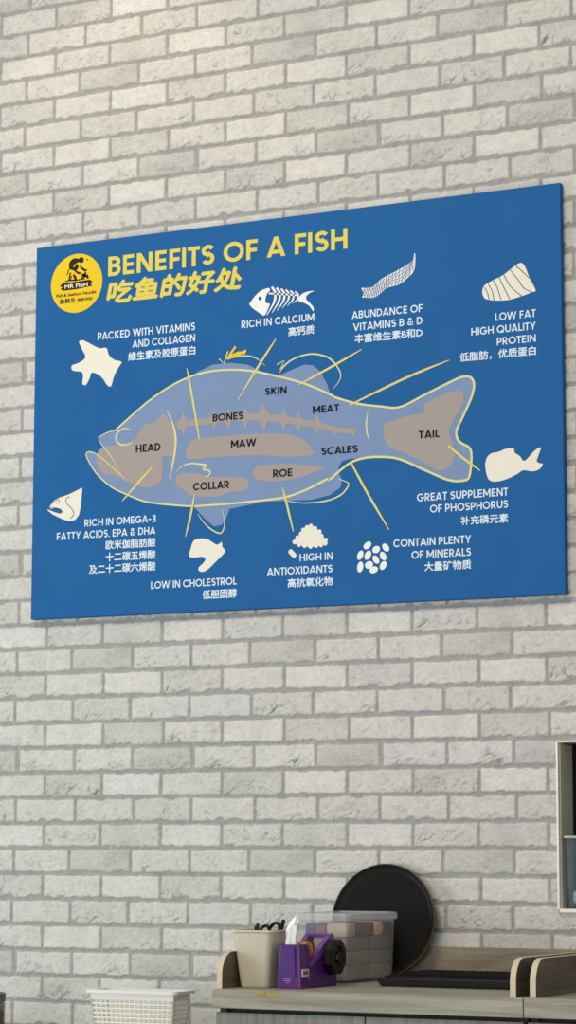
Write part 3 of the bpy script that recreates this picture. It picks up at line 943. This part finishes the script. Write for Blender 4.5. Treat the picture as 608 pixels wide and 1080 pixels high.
def end_panel(x0, x1, y0, y1, z1, r):
    """upright divider: long board with a rounded front top corner (y,z outline)"""
    pts = [(y1, ZT), (y0, ZT), (y0, z1 - r)]
    for k in range(1, 11):
        a = math.radians(180 - 9 * k)
        pts.append((y0 + r + r * math.cos(a), z1 - r + r * math.sin(a)))
    pts.append((y1, z1))
    return pts


def cabinet(x0, x1, label, pl, prr):
    t = thing('counter_cabinet', label, 'cabinet', (x0, 0, 0))
    w = x1 - x0
    bm = bmesh.new()
    # carcass: sides, base plinth, back
    box(bm, 0.002, 0.020, YF + 0.035, -0.006, 0.08, 0.958); box(bm, w - 0.020, w - 0.002, YF + 0.035, -0.006, 0.08, 0.958)
    box(bm, 0.02, w - 0.02, YF + 0.037, -0.006, 0.08, 0.098); box(bm, 0.02, w - 0.02, -0.016, -0.006, 0.098, 0.956)
    box(bm, 0.02, w - 0.02, YF + 0.09, -0.02, 0.0, 0.08); box(bm, 0.02, w - 0.02, YF + 0.045, YF + 0.10, 0.90, 0.957)
    obj('carcass', bm, M_gap, t)
    bm = bmesh.new(); box(bm, 0, w, YF, -0.004, 0.9585, ZT, 0.0012, 1)
    wt = obj('worktop', bm, M_wood, t)
    for a, b in ((0.004, w / 2 - 0.0015), (w / 2 + 0.0015, w - 0.004)):
        bm = bmesh.new(); box(bm, a, b, YF + 0.012, YF + 0.031, 0.09, 0.949, 0.001, 1)
        d = obj('door', bm, M_door, t)
        hx = b - 0.04 if a < w / 4 else a + 0.04
        bm = bmesh.new()
        tube(bm, [(hx, YF + 0.012, 0.72), (hx, YF - 0.018, 0.72), (hx, YF - 0.018, 0.60), (hx, YF + 0.012, 0.60)], 0.005, 10)
        obj('handle', bm, M_handle, d, True)
    bm = bmesh.new(); box(bm, 0.02, w - 0.02, -0.018, -0.0035, ZT, 1.0763, 0.001, 1)
    obj('backsplash', bm, M_splash, t)
    for a, b in (pl, prr):
        a, b = a - x0, b - x0
        bm = bmesh.new(); prism(bm, end_panel(a, b, YF + 0.02, -0.085, 1.080, 0.050), 'x', a, b)
        p = obj('side_divider', bm, M_panel, t)
        out = end_panel(a, b, YF + 0.02, -0.085, 1.080, 0.050)[1:]
        bm = bmesh.new()
        o2 = []
        for i, q in enumerate(out):
            if i == 0:
                nrm = (-1, 0)
            elif i == len(out) - 1 or i >= 11:
                nrm = (0, 1)
            else:
                an = math.radians(180 - 9 * (i - 1)); nrm = (math.cos(an), math.sin(an))
            o2.append((q[0] + nrm[0] * 0.0012, q[1] + nrm[1] * 0.0012))
        V = [[bm.verts.new((x, q[0], q[1])) for q in o2] for x in (a - 0.0004, b + 0.0004)]
        W = [[bm.verts.new((x, q[0], q[1])) for q in out] for x in (a - 0.0004, b + 0.0004)]
        for i in range(len(out) - 1):
            bm.faces.new((V[0][i], V[0][i + 1], V[1][i + 1], V[1][i]))
            bm.faces.new((V[0][i], V[0][i + 1], W[0][i + 1], W[0][i]))
            bm.faces.new((V[1][i], V[1][i + 1], W[1][i + 1], W[1][i]))
        obj('edge_band', bm, M_band, p)['label'] = 'cream edge band'
    return t, wt


cabL, wtL = cabinet(0.9618, 1.7046, 'grey oak counter cabinet holding the trays, purple tape dispenser and clear box', (0.9640, 0.9760), (1.6690, 1.6815))
cabR, wtR = cabinet(1.7064, 2.4500, 'grey oak counter cabinet at the photo\'s bottom right corner beyond the dark joint', (1.7140, 1.7265), (2.4250, 2.4375))
# half-moon chip in the front edge of the worktop
p0 = at(263.5, 1043, YF); p1 = at(297, 1044, YF); pz = at(280, 1052, YF)
bm = bmesh.new()
pts = [(p0[0] + (p1[0] - p0[0]) * k / 10 - 0.9618, ZT - 0.0006 - (ZT - pz[2]) * max(0, math.sin(math.pi * k / 10)) ** 0.7) for k in range(11)]
prism(bm, pts, 'y', YF - 0.0006, YF + 0.001)
obj('chipped_edge', bm, M_chip, wtL)['label'] = 'yellowish half-moon chip in the front edge'

# ---------------------------------------------------------------- desk bin
BYf = -0.605
l, r_ = at(252.0, 1042, BYf), at(281.5, 1042, BYf)
bw0 = r_[0] - l[0]
bcx = (l[0] + r_[0]) / 2
binT = thing('pencil_bin', 'cream square tapered bin of scissors and pens beside the rounded wooden divider', 'bin', (bcx, BYf + 0.055, ZS))


def tap_loop(w, d, z, r, dy=0.0):
    return [(x, y + dy, z) for x, y in rrect(-w / 2, w / 2, -d / 2, d / 2, r)]


H = 0.128
bm = bmesh.new()
loops = [tap_loop(bw0 - .004, .100, 0, .010), tap_loop(bw0, .106, 0.004, .012), tap_loop(.100, .128, H - .006, .014), tap_loop(.108, .134, H - .004, .015), tap_loop(.108, .134, H, .015),
         tap_loop(.100, .128, H, .013), tap_loop(.097, .125, H - .004, .013), tap_loop(bw0 - .004, .102, .006, .010)]
loft(bm, loops)
obj('body', bm, M_bin, binT, True)
bpos = Vector((bcx, BYf + 0.055, ZS))

# scissors standing in the bin, loops up
sc_ = thing('scissors', 'black handled scissors standing in the cream bin', 'scissors', bpos + Vector((0.010, 0.0, 0.010)))


def ring(cx, cz, rx, rz, tilt, y):
    o = []
    for k in range(20):
        a = 2 * math.pi * k / 20
        u, v = rx * math.cos(a), rz * math.sin(a)
        o.append((cx + u * math.cos(tilt) - v * math.sin(tilt), y, cz + u * math.sin(tilt) + v * math.cos(tilt)))
    return o


bm = bmesh.new(); tube(bm, ring(-0.009, 0.110, 0.011, 0.019, -0.6, -0.004), 0.0036, 8, True); obj('handle_loop', bm, M_bplas, sc_, True)
bm = bmesh.new(); tube(bm, ring(0.013, 0.114, 0.012, 0.021, -0.5, 0.004), 0.0040, 8, True); obj('handle_loop', bm, M_bplas, sc_, True)
bm = bmesh.new(); prism(bm, [(-0.012, 0.0), (-0.006, 0.0), (-0.004, 0.085), (-0.010, 0.092)], 'y', -0.0045, -0.0025)
prism(bm, [(0.000, 0.0), (0.006, 0.0), (0.010, 0.092), (0.002, 0.090)], 'y', 0.0015, 0.0035)
obj('blades', bm, M_handle, sc_)


def pen(name, label, a, b, rad, m):
    t = thing(name, label, 'pen', a)
    A, Bv = Vector((0, 0, 0)), Vector(b) - Vector(a)
    bm = bmesh.new(); tube(bm, [A, Bv * 0.03, Bv * 0.78, Bv * 0.985, Bv], [rad * .3, rad, rad, rad, rad * .7], 12); obj('barrel', bm, m, t, True)
    bm = bmesh.new(); box(bm, -.0012, .0012, -rad * 1.9, -rad * .9, 0, .022); o = obj('clip', bm, m, t)
    o.location = Bv * 0.80
    return t


pen('pen', 'black pen standing alone at the left of the cream bin', bpos + Vector((-0.022, -0.025, 0.009)), bpos + Vector((-0.026, 0.020, 0.140)), 0.0042, M_bplas)
pen('pen', 'black pen leaning out of the cream bin beside the white tissue', bpos + Vector((0.004, 0.020, 0.009)), bpos + Vector((0.027, 0.046, 0.150)), 0.0046, M_bplas)

# ----------------------------------------------------------- tape dispenser
TX0, TX1 = 1.0790, 1.1440
TY0 = -0.6000
disp = thing('tape_dispenser', 'purple packing tape dispenser with black hub in front of the clear box', 'tape dispenser', ((TX0 + TX1) / 2, TY0, ZS))
hw = (TX1 - TX0) / 2
# hollow front block, tapering towards the top
bm = bmesh.new()
def rl(w, y0, y1, z, r=.006):
    return [(x, y, z) for x, y in rrect(-w, w, y0, y1, r)]
loft(bm, [rl(hw, -.002, .048, 0), rl(hw - .001, 0, .046, .006), rl(hw - .006, .004, .040, .097), rl(hw - .009, .007, .037, .097), rl(hw - .009, .008, .036, .05)])
obj('front_block', bm, M_purple, disp)
bm = bmesh.new()   # embossed panel on the front
prism(bm, [(-.021, .024), (.017, .024), (.014, .090), (-.018, .090)], 'y', -.0014, .006)
o = obj('front_panel', bm, M_purpled, disp)
o['label'] = 'smooth lilac inset panel'
bm = bmesh.new()
for k, (a, b) in enumerate(((-.013, .007), (-.012, .006), (-.006, .003))):
    box(bm, a, b, -.0016, -.001, .0215 - .0045 * k, .0228 - .0045 * k)
obj('printed_mark', bm, M_faint, disp)
# base tray
bm = bmesh.new(); box(bm, -hw, hw, .04, .185, 0, .034, .004, 2)
obj('base', bm, M_purple, disp)
# two side plates with the V notch
prof = [(.036, .0), (.186, .0), (.186, .045), (.182, .075), (.168, .108), (.160, .113), (.152, .113), (.130, .100), (.052, .066), (.044, .072), (.040, .094), (.034, .096)]
for x0, x1 in ((hw - .010, hw - .002), (-hw + .002, -hw + .010)):
    bm = bmesh.new(); prism(bm, prof, 'x', x0, x1)
    obj('side_plate', bm, M_purple, disp)
    bm = bmesh.new()
    prism(bm, [(.040, .052), (.048, .046), (.170, .104), (.166, .114), (.150, .117)], 'x', x0 - .0016, x1 + .0026)
    obj('arm', bm, M_purple2, disp)
bm = bmesh.new(); box(bm, -hw + .003, hw - .003, .146, .170, .109, .118, .002, 2)
obj('cross_bar', bm, M_purple2, disp)
bm = bmesh.new()   # roll of tape inside
MT = Matrix.Translation((0, .060, .076)) @ Matrix.Rotation(math.pi / 2, 4, 'Y')
lathe(bm, [(.010, -.020), (.026, -.020), (.027, -.018), (.027, .018), (.026, .020), (.010, .020), (.010, -.020)], 40, MT)
obj('tape_roll', bm, M_tape, disp, True)
bm = bmesh.new()   # octagonal black hub
MT = Matrix.Translation((hw - .002, .150, .066)) @ Matrix.Rotation(math.pi / 2, 4, 'Y') @ Matrix.Rotation(math.pi / 8, 4, 'Z')
lathe(bm, [(0, 0), (.041, 0), (.043, .003), (.043, .020), (.039, .024), (.026, .024), (.023, .019), (.015, .019), (.013, .025), (0, .025)], 8, MT)
obj('hub', bm, M_bplas, disp)['label'] = 'black octagonal hub'
bm = bmesh.new(); prism(bm, [(.006, .026), (.038, .026), (.038, .043), (.006, .043)], 'x', hw - .004, hw - .0006)
st = obj('sticker', bm, M_sticker, disp)
bm = bmesh.new()
for k in range(4):
    prism(bm, [(.011 + .006 * k, .031), (.0145 + .006 * k, .031), (.0145 + .006 * k, .038), (.011 + .006 * k, .038)], 'x', hw - .0008, hw - .0002)
obj('sticker_print', bm, M_black, st)

# white tissue stuck into the front block
ts = thing('tissue', 'white crumpled paper tissue poking up out of the purple tape dispenser', 'tissue', ((TX0 + TX1) / 2 - 0.002, TY0 + .022, ZT + .052))
bm = bmesh.new()
rr = random.Random(3)
loops = []
for k, (w, d, z, sx) in enumerate(((.008, .006, 0, -.004), (.013, .008, .030, -.004), (.013, .008, .050, -.004), (.012, .007, .066, -.001), (.014, .009, .080, .001), (.011, .007, .092, .004), (.005, .004, .101, .008), (.0015, .001, .107, .010))):
    ph = rr.random() * 6
    loops.append([(sx + w * math.cos(a) * (1 + .22 * math.sin(3 * a + ph)), d * math.sin(a) * (1 + .3 * math.sin(4 * a + ph)), z + .004 * math.sin(2 * a + ph)) for a in np.linspace(0, 2 * math.pi, 25)[:-1]])
loft(bm, loops)
obj('sheet', bm, M_tissue, ts, True)

# --------------------------------------------------------- clear lidded box
CX0, CX1, CY0, CY1 = 0.985, 1.143, -0.354, -0.078
cont = thing('storage_box', 'clear lidded plastic storage box full of brown packets in front of the round tray', 'storage box', ((CX0 + CX1) / 2, (CY0 + CY1) / 2, ZS))
cw, cdp = (CX1 - CX0) / 2, (CY1 - CY0) / 2
bm = bmesh.new()


def cl(ins, z, r):
    return [(x, y, z) for x, y in rrect(-cw + ins, cw - ins, -cdp + ins, cdp - ins, r)]


loft(bm, [cl(.008, 0, .012), cl(.005, .004, .014), cl(.001, .146, .014), cl(.003, .146, .012), cl(.007, .006, .012)])
obj('tub', bm, M_clear, cont, True)
bm = bmesh.new()
loft(bm, [cl(-.002, .143, .015), cl(-.005, .145, .016), cl(-.005, .156, .016), cl(-.002, .160, .015), cl(.008, .161, .012), cl(.011, .157, .010)], cap0=False)
obj('lid', bm, M_lid, cont, True)
# packets inside: four layers
PC = [rgb(112, 54, 52, 1.3), rgb(196, 172, 140, 1.3), rgb(176, 160, 136, 1.3), rgb(84, 70, 62, 1.3), rgb(120, 44, 48, 1.3), rgb(150, 132, 116, 1.3)]
pm = [mat('packet paper %d' % i, c, 0.6, bump=(40, 0.5, 0.004), vary=(30, 0.15)) for i, c in enumerate(PC)]
pm_b = [mat('kraft packet %d' % i, c, 0.65, bump=(40, 0.6, 0.004), vary=(25, 0.18)) for i, c in enumerate((rgb(136, 116, 101, 1.15), rgb(126, 108, 95, 1.15), rgb(144, 124, 110, 1.15)))]
pm_blue = mat('blue packet', rgb(32, 66, 128, 1.3), 0.5)


def packet_bm(sx, sy, sz, seed):
    rr = random.Random(seed)
    bm = bmesh.new()
    loops = []
    for k in range(7):
        t = k / 6
        b = 0.90 + 0.10 * math.sin(math.pi * min(max(t, .04), .96)) ** 0.5
        lp = []
        for x, y in rrect(-sx / 2 * b, sx / 2 * b, -sy / 2 * b, sy / 2 * b, min(sx, sy) * .10, 4):
            lp.append((x * (1 + rr.uniform(-.03, .02)), y * (1 + rr.uniform(-.03, .02)), sz * t))
        loops.append(lp)
    loft(bm, loops)
    return bm


TOP = [(2, 'light beige', 'at the front corner'), (3, 'dark brown', 'second from front'), (4, 'dark red', 'third from front'),
       (1, 'cream', 'second from the round tray'), (0, 'maroon', 'next to the round tray')]
for lay in range(3):
    for j in range(2):
        for i in range(2):
            o = obj('packet', packet_bm(.0515, .1240, .0322, 100 + lay * 20 + j * 3 + i), pm_b[(lay + j + i) % 3], None, True)
            o.location = (1.0540 + i * .0535, CY0 + .0740 + j * .1275, ZS + .0068 + lay * .0335)
            tag(o, 'brown paper packet stacked in the lower layers of the clear lidded box', 'packet', 'brown packets in the lower layers')
zz = ZS + .0068 + 3 * .0335
for j in range(5):
    o = obj('packet', packet_bm(.0545, .0495, .0315, 200 + j), pm[TOP[j][0]], None, True)
    o.location = (1.1095, CY0 + .033 + j * .0510, zz)
    tag(o, '%s packet on top in the clear box, %s' % TOP[j][1:], 'packet', 'packets in the top layer')
o = obj('packet', packet_bm(.030, .0495, .0315, 210), pm[0], None, True)
o.location = (1.0655, CY0 + .033, zz)
tag(o, 'maroon packet on top in the clear box, just right of the blue packet', 'packet', 'packets in the top layer')
o = obj('packet', packet_bm(.0545, .0495, .0315, 211), pm[5], None, True)
o.location = (1.0535, CY0 + .084, zz)
tag(o, 'tan packet on top in the clear box, behind the blue packet', 'packet', 'packets in the top layer')
o = obj('packet', packet_bm(.022, .0495, .030, 77), pm_blue, None, True)
o.location = (1.0385, CY0 + .033, ZS + .0068 + 3 * .0335)
tag(o, 'blue packet in the front of the clear box, behind the purple tape dispenser', 'packet', 'packets in the top layer')

# ------------------------------------------------------------- round tray
RT = 0.1385
tilt = math.radians(9)
tb = Vector((1.0925, -0.060, ZT + .0008))
rt = thing('serving_tray', 'round black serving tray leaning upright against the white brick wall', 'tray', tb)
# local frame: disc normal faces the room, rotated about its lowest rim point
MT = Matrix.Rotation(-tilt, 4, 'X') @ Matrix.Translation((0, 0, RT)) @ Matrix.Rotation(math.pi / 2, 4, 'X')
bm = bmesh.new()
lathe(bm, [(0, 0), (RT - .016, 0), (RT - .004, .010), (RT - .002, .0115), (RT, .0105), (RT, .008), (RT - .012, -.004), (0, -.004)], 96, MT)
obj('body', bm, M_tray, rt, True)
bm = bmesh.new(); lathe(bm, [(0, .0012), (RT - .020, .0012), (RT - .018, .0003)], 96, MT); obj('rubber_surface', bm, M_traymat, rt, True)
bm = bmesh.new()
tube(bm, [MT @ Vector(((RT - .0014) * math.cos(a), (RT - .0014) * math.sin(a), .0108)) for a in np.linspace(0, 2 * math.pi, 97)[:-1]], .0016, 8, True)
obj('rim', bm, M_trayrim, rt, True)['label'] = 'rim with olive highlight colour'

# ------------------------------------------------------------- flat tray
ft = thing('serving_tray', 'rectangular black serving tray lying flat on the counter beside the round tray', 'tray', (1.415, -0.270, ZS))
fw, fd = 0.184, 0.145


def fl(ins, z, r=.018):
    return [(x, y, z) for x, y in rrect(-fw + ins, fw - ins, -fd + ins, fd - ins, r)]


bm = bmesh.new()
loft(bm, [fl(.014, 0), fl(.011, .0015), fl(.001, .0165), fl(.0, .0185), fl(.002, .0195), fl(.005, .0180), fl(.014, .0045)])
obj('body', bm, M_tray2, ft, True)
bm = bmesh.new(); box(bm, -fw + .022, fw - .022, -fd + .022, fd - .016, .0047, .0240, .003, 2); ms = obj('rubber_mat', bm, M_traymat, ft)
bm = bmesh.new()
for i in range(26):
    for j in range(15):
        x, y = -fw + .034 + i * (2 * fw - .068) / 25, -fd + .034 + j * (2 * fd - .068) / 14
        lathe(bm, [(.0046, .0238), (.0040, .0275), (0, .0282)], 8, Matrix.Translation((x, y, 0)))
obj('studs', bm, M_traymat, ms, True)

# ------------------------------------------------------------- white basket
LEDGE = 0.845
bm = bmesh.new(); box(bm, -0.45, 0.9, -0.62, -0.004, LEDGE - .035, LEDGE, .002, 2)
box(bm, -0.42, 0.87, -0.58, -0.006, 0.0, LEDGE - .035)
struct(obj('trim_1', bm, M_door))
BKY = -0.36
q0, q1 = at(91.5, 1043.5, BKY), at(187, 1045.6, BKY)
bkz = (q0[2] + q1[2]) / 2
bkw = q1[0] - q0[0]
bkd = 0.100
bk = thing('basket', 'white plastic lattice basket below the brick wall', 'basket', ((q0[0] + q1[0]) / 2 - .004, BKY + bkd / 2, LEDGE))
bh = bkz - LEDGE
tw, td = bkw / 2 - .010, bkd / 2 - .008
sw, sd = tw - .012, td - .012


def lerp(a, b, t):
    return a + (b - a) * t


bm = bmesh.new()   # rim
loft(bm, [[(x, y, bh - .008) for x, y in rrect(-tw - .012, tw + .012, -td - .010, td + .010, .014)], [(x, y, bh - .001) for x, y in rrect(-tw - .013, tw + .013, -td - .011, td + .011, .014)],
          [(x, y, bh) for x, y in rrect(-tw - .011, tw + .011, -td - .009, td + .009, .013)], [(x, y, bh - .001) for x, y in rrect(-tw + .001, tw - .001, -td + .001, td - .001, .010)],
          [(x, y, bh - .014) for x, y in rrect(-tw + .001, tw - .001, -td + .001, td - .001, .010)], [(x, y, bh - .014) for x, y in rrect(-tw - .002, tw + .002, -td - .002, td + .002, .012)],
          [(x, y, bh - .006) for x, y in rrect(-tw - .002, tw + .002, -td - .002, td + .002, .012)]], False, False)
obj('rim', bm, M_basket, bk, True)


def wallgrid(bm, axis_, sgn, n, rows):
    """lattice side: thin vertical and horizontal bars in the tapered face"""
    top, bot = (tw, sw) if axis_ == 'x' else (td, sd)
    ot, ob = (td, sd) if axis_ == 'x' else (tw, sw)

    def P(u, t):
        a = u * lerp(bot, top, t)
        o = sgn * lerp(ob, ot, t)
        return (a, o, t * (bh - .006)) if axis_ == 'x' else (o, a, t * (bh - .006))
    for k in range(n + 1):
        u = -1 + 2 * k / n
        tube(bm, [P(u, 0), P(u, .86)], .0030 if k in (0, n) else .0024, 6)
    for k in range(rows + 1):
        t = .02 + .84 * k / rows
        tube(bm, [P(-1, t), P(1, t)], .0025, 6)
    # solid band under the rim
    V = [bm.verts.new(P(u, t)) for t in (.84, 1.0) for u in (-1, 1)]
    bm.faces.new((V[0], V[1], V[3], V[2]))


for axis_, sgn, n in (('x', -1, 17), ('x', 1, 17), ('y', -1, 9), ('y', 1, 9)):
    bm = bmesh.new(); wallgrid(bm, axis_, sgn, n, 9)
    obj('lattice_side', bm, M_basket, bk)
bm = bmesh.new(); box(bm, -sw, sw, -sd, sd, 0, .004, .001, 1); obj('base', bm, M_basket, bk)

# --------------------------------------------------------- jar at far left
jp = at(-13.5, 1085, -0.40)
jr = 0.045
jar = thing('jar', 'smoked jar with grey lid and brown contents cut by the photo\'s left edge', 'jar', (jp[0] - .002, -0.40, LEDGE))
jh = at(0, 1047, -0.40)[2] - LEDGE
bm = bmesh.new(); lathe(bm, [(0, 0), (jr - .003, 0), (jr, .004), (jr, jh - .026), (jr - .003, jh - .022), (jr - .005, jh - .022), (jr - .003, jh - .028), (jr - .003, .005), (0, .004)], 48); obj('body', bm, M_jar, jar, True)
bm = bmesh.new(); lathe(bm, [(jr - .004, jh - .022), (jr + .001, jh - .022), (jr + .001, jh - .003), (jr - .002, jh), (0, jh)], 48); obj('lid', bm, M_jarlid, jar, True)
bm = bmesh.new(); lathe(bm, [(0, .0045), (jr - .004, .0055), (jr - .004, jh - .045), (0, jh - .038)], 48); obj('contents', bm, M_brown, jar, True)

# --------------------------------------------------------- hatch in the wall
bm = bmesh.new()
T = .008
box(bm, NX0 - .001, NX0 + T * .55, -.010, .030, NZ0 - .001, NZ1 + .001, .001, 1); box(bm, NX1 - T * .55, NX1 + .001, -.010, .030, NZ0, NZ1, .001, 1)
box(bm, NX0, NX1, -.010, .030, NZ1 - T * .35, NZ1 + .001, .001, 1); box(bm, NX0, NX1, -.010, .030, NZ0 - .001, NZ0 + T, .001, 1)
win = struct(obj('window_1', bm, M_nframe))
bm = bmesh.new()
DEP = 0.30
for a in ((NX0 + .002, NX0 + .006), (NX1 - .006, NX1 - .002)):
    box(bm, a[0], a[1], .003, .085, NZ0 + T, NZ1 - .004)
obj('jamb', bm, M_jamb, win)
bm = bmesh.new()
for a in ((NX0 + .002, NX0 + .006), (NX1 - .006, NX1 - .002)):
    box(bm, a[0], a[1], .085, DEP, NZ0 + T, NZ1 - .004)
box(bm, NX0, NX1, DEP, DEP + .01, NZ0, NZ1); box(bm, NX0, NX1, .030, DEP, NZ1 - .006, NZ1); box(bm, NX0, NX1, .030, DEP, NZ0, NZ0 + .010)
obj('lining', bm, M_niched, win)
# clear acrylic bin standing in the hatch
ac = thing('acrylic_bin', 'clear acrylic bin with pale rim standing in the wall hatch', 'bin', (NX0 + .126, .063, NZ0 + T))
ah = 0.171
bm = bmesh.new()
loft(bm, [[(x, y, 0) for x, y in rrect(-.112, .112, -.061, .061, .02)], [(x, y, ah) for x, y in rrect(-.114, .114, -.063, .063, .012)], [(x, y, ah) for x, y in rrect(-.111, .111, -.060, .060, .011)], [(x, y, .004) for x, y in rrect(-.109, .109, -.058, .058, .018)]])
obj('tub', bm, M_acryl, ac, True)
bm = bmesh.new()
loft(bm, [[(x, y, z) for x, y in rrect(-.114 - e, .114 + e, -.063 - e, .063 + e, .012)] for e, z in ((.0005, ah - .005), (.003, ah - .004), (.003, ah + .001), (-.003, ah + .002))], False, False)
obj('rim', bm, M_steel, ac, True)
wr = []
for k, (dx, dz, rad, lab) in enumerate(((-.0855, .0, .0215, 'pale green and white round wrapped sweet inside the acrylic bin in the hatch'),)):
    bm = bmesh.new()
    lathe(bm, [(rad * math.sin(a) * (1 + .05 * math.sin(7 * a)), rad - rad * math.cos(a)) for a in np.linspace(0, math.pi, 15)], 24)
    o = obj('wrapped_sweet', bm, M_mint, None, True)
    o.location = (NX0 + .130 + dx, .031, NZ0 + T + .0050)
    tag(o, lab, 'sweet')

# ------------------------------------------------------------------ lights
W = bpy.data.worlds.new('world')
SC.world = W
W.use_nodes = True
W.node_tree.nodes['Background'].inputs['Color'].default_value = (0.86, 0.93, 1.0, 1)
W.node_tree.nodes['Background'].inputs['Strength'].default_value = 0.36


def area(name, loc, target, sx, sy, power, col):
    l = bpy.data.lights.new(name, 'AREA')
    l.shape = 'RECTANGLE'; l.size = sx; l.size_y = sy; l.energy = power; l.color = col
    o = bpy.data.objects.new(name, l)
    COL.objects.link(o)
    o.location = loc
    o.rotation_euler = (Vector(target) - Vector(loc)).to_track_quat('-Z', 'Y').to_euler()
    return o


area('ceiling_panel_light', (0.5, -4.8, 7.0), (0.6, 0, 1.4), 2.4, 1.2, 200, (1.0, 0.85, 0.63))
area('front_fill_light', (2.0, -9.0, 1.2), (0.9, 0, 0.9), 4.0, 2.0, 185, (1.0, 0.97, 0.92))  # added frontal fill from behind the camera, brightens the lower wall
area('window_light', (-3.6, -3.6, 1.3), (0.4, 0, 0.8), 2.2, 2.0, 128, (0.78, 0.91, 1.0))
sl = bpy.data.lights.new('downlight', 'SPOT')
sl.energy = 14; sl.spot_size = math.radians(80); sl.spot_blend = 0.35; sl.color = (1.0, 0.84, 0.56); sl.shadow_soft_size = 0.05
so = bpy.data.objects.new('downlight', sl); COL.objects.link(so)
so.location = (0.32, -0.45, 4.25)

vs = SC.view_settings
vs.view_transform = 'Standard'
vs.look = 'None'
vs.exposure = 0.0
vs.gamma = 1.0
vs.use_curve_mapping = False
SC.cycles.max_bounces = 8
SC.cycles.transparent_max_bounces = 16
SC.cycles.use_denoising = True
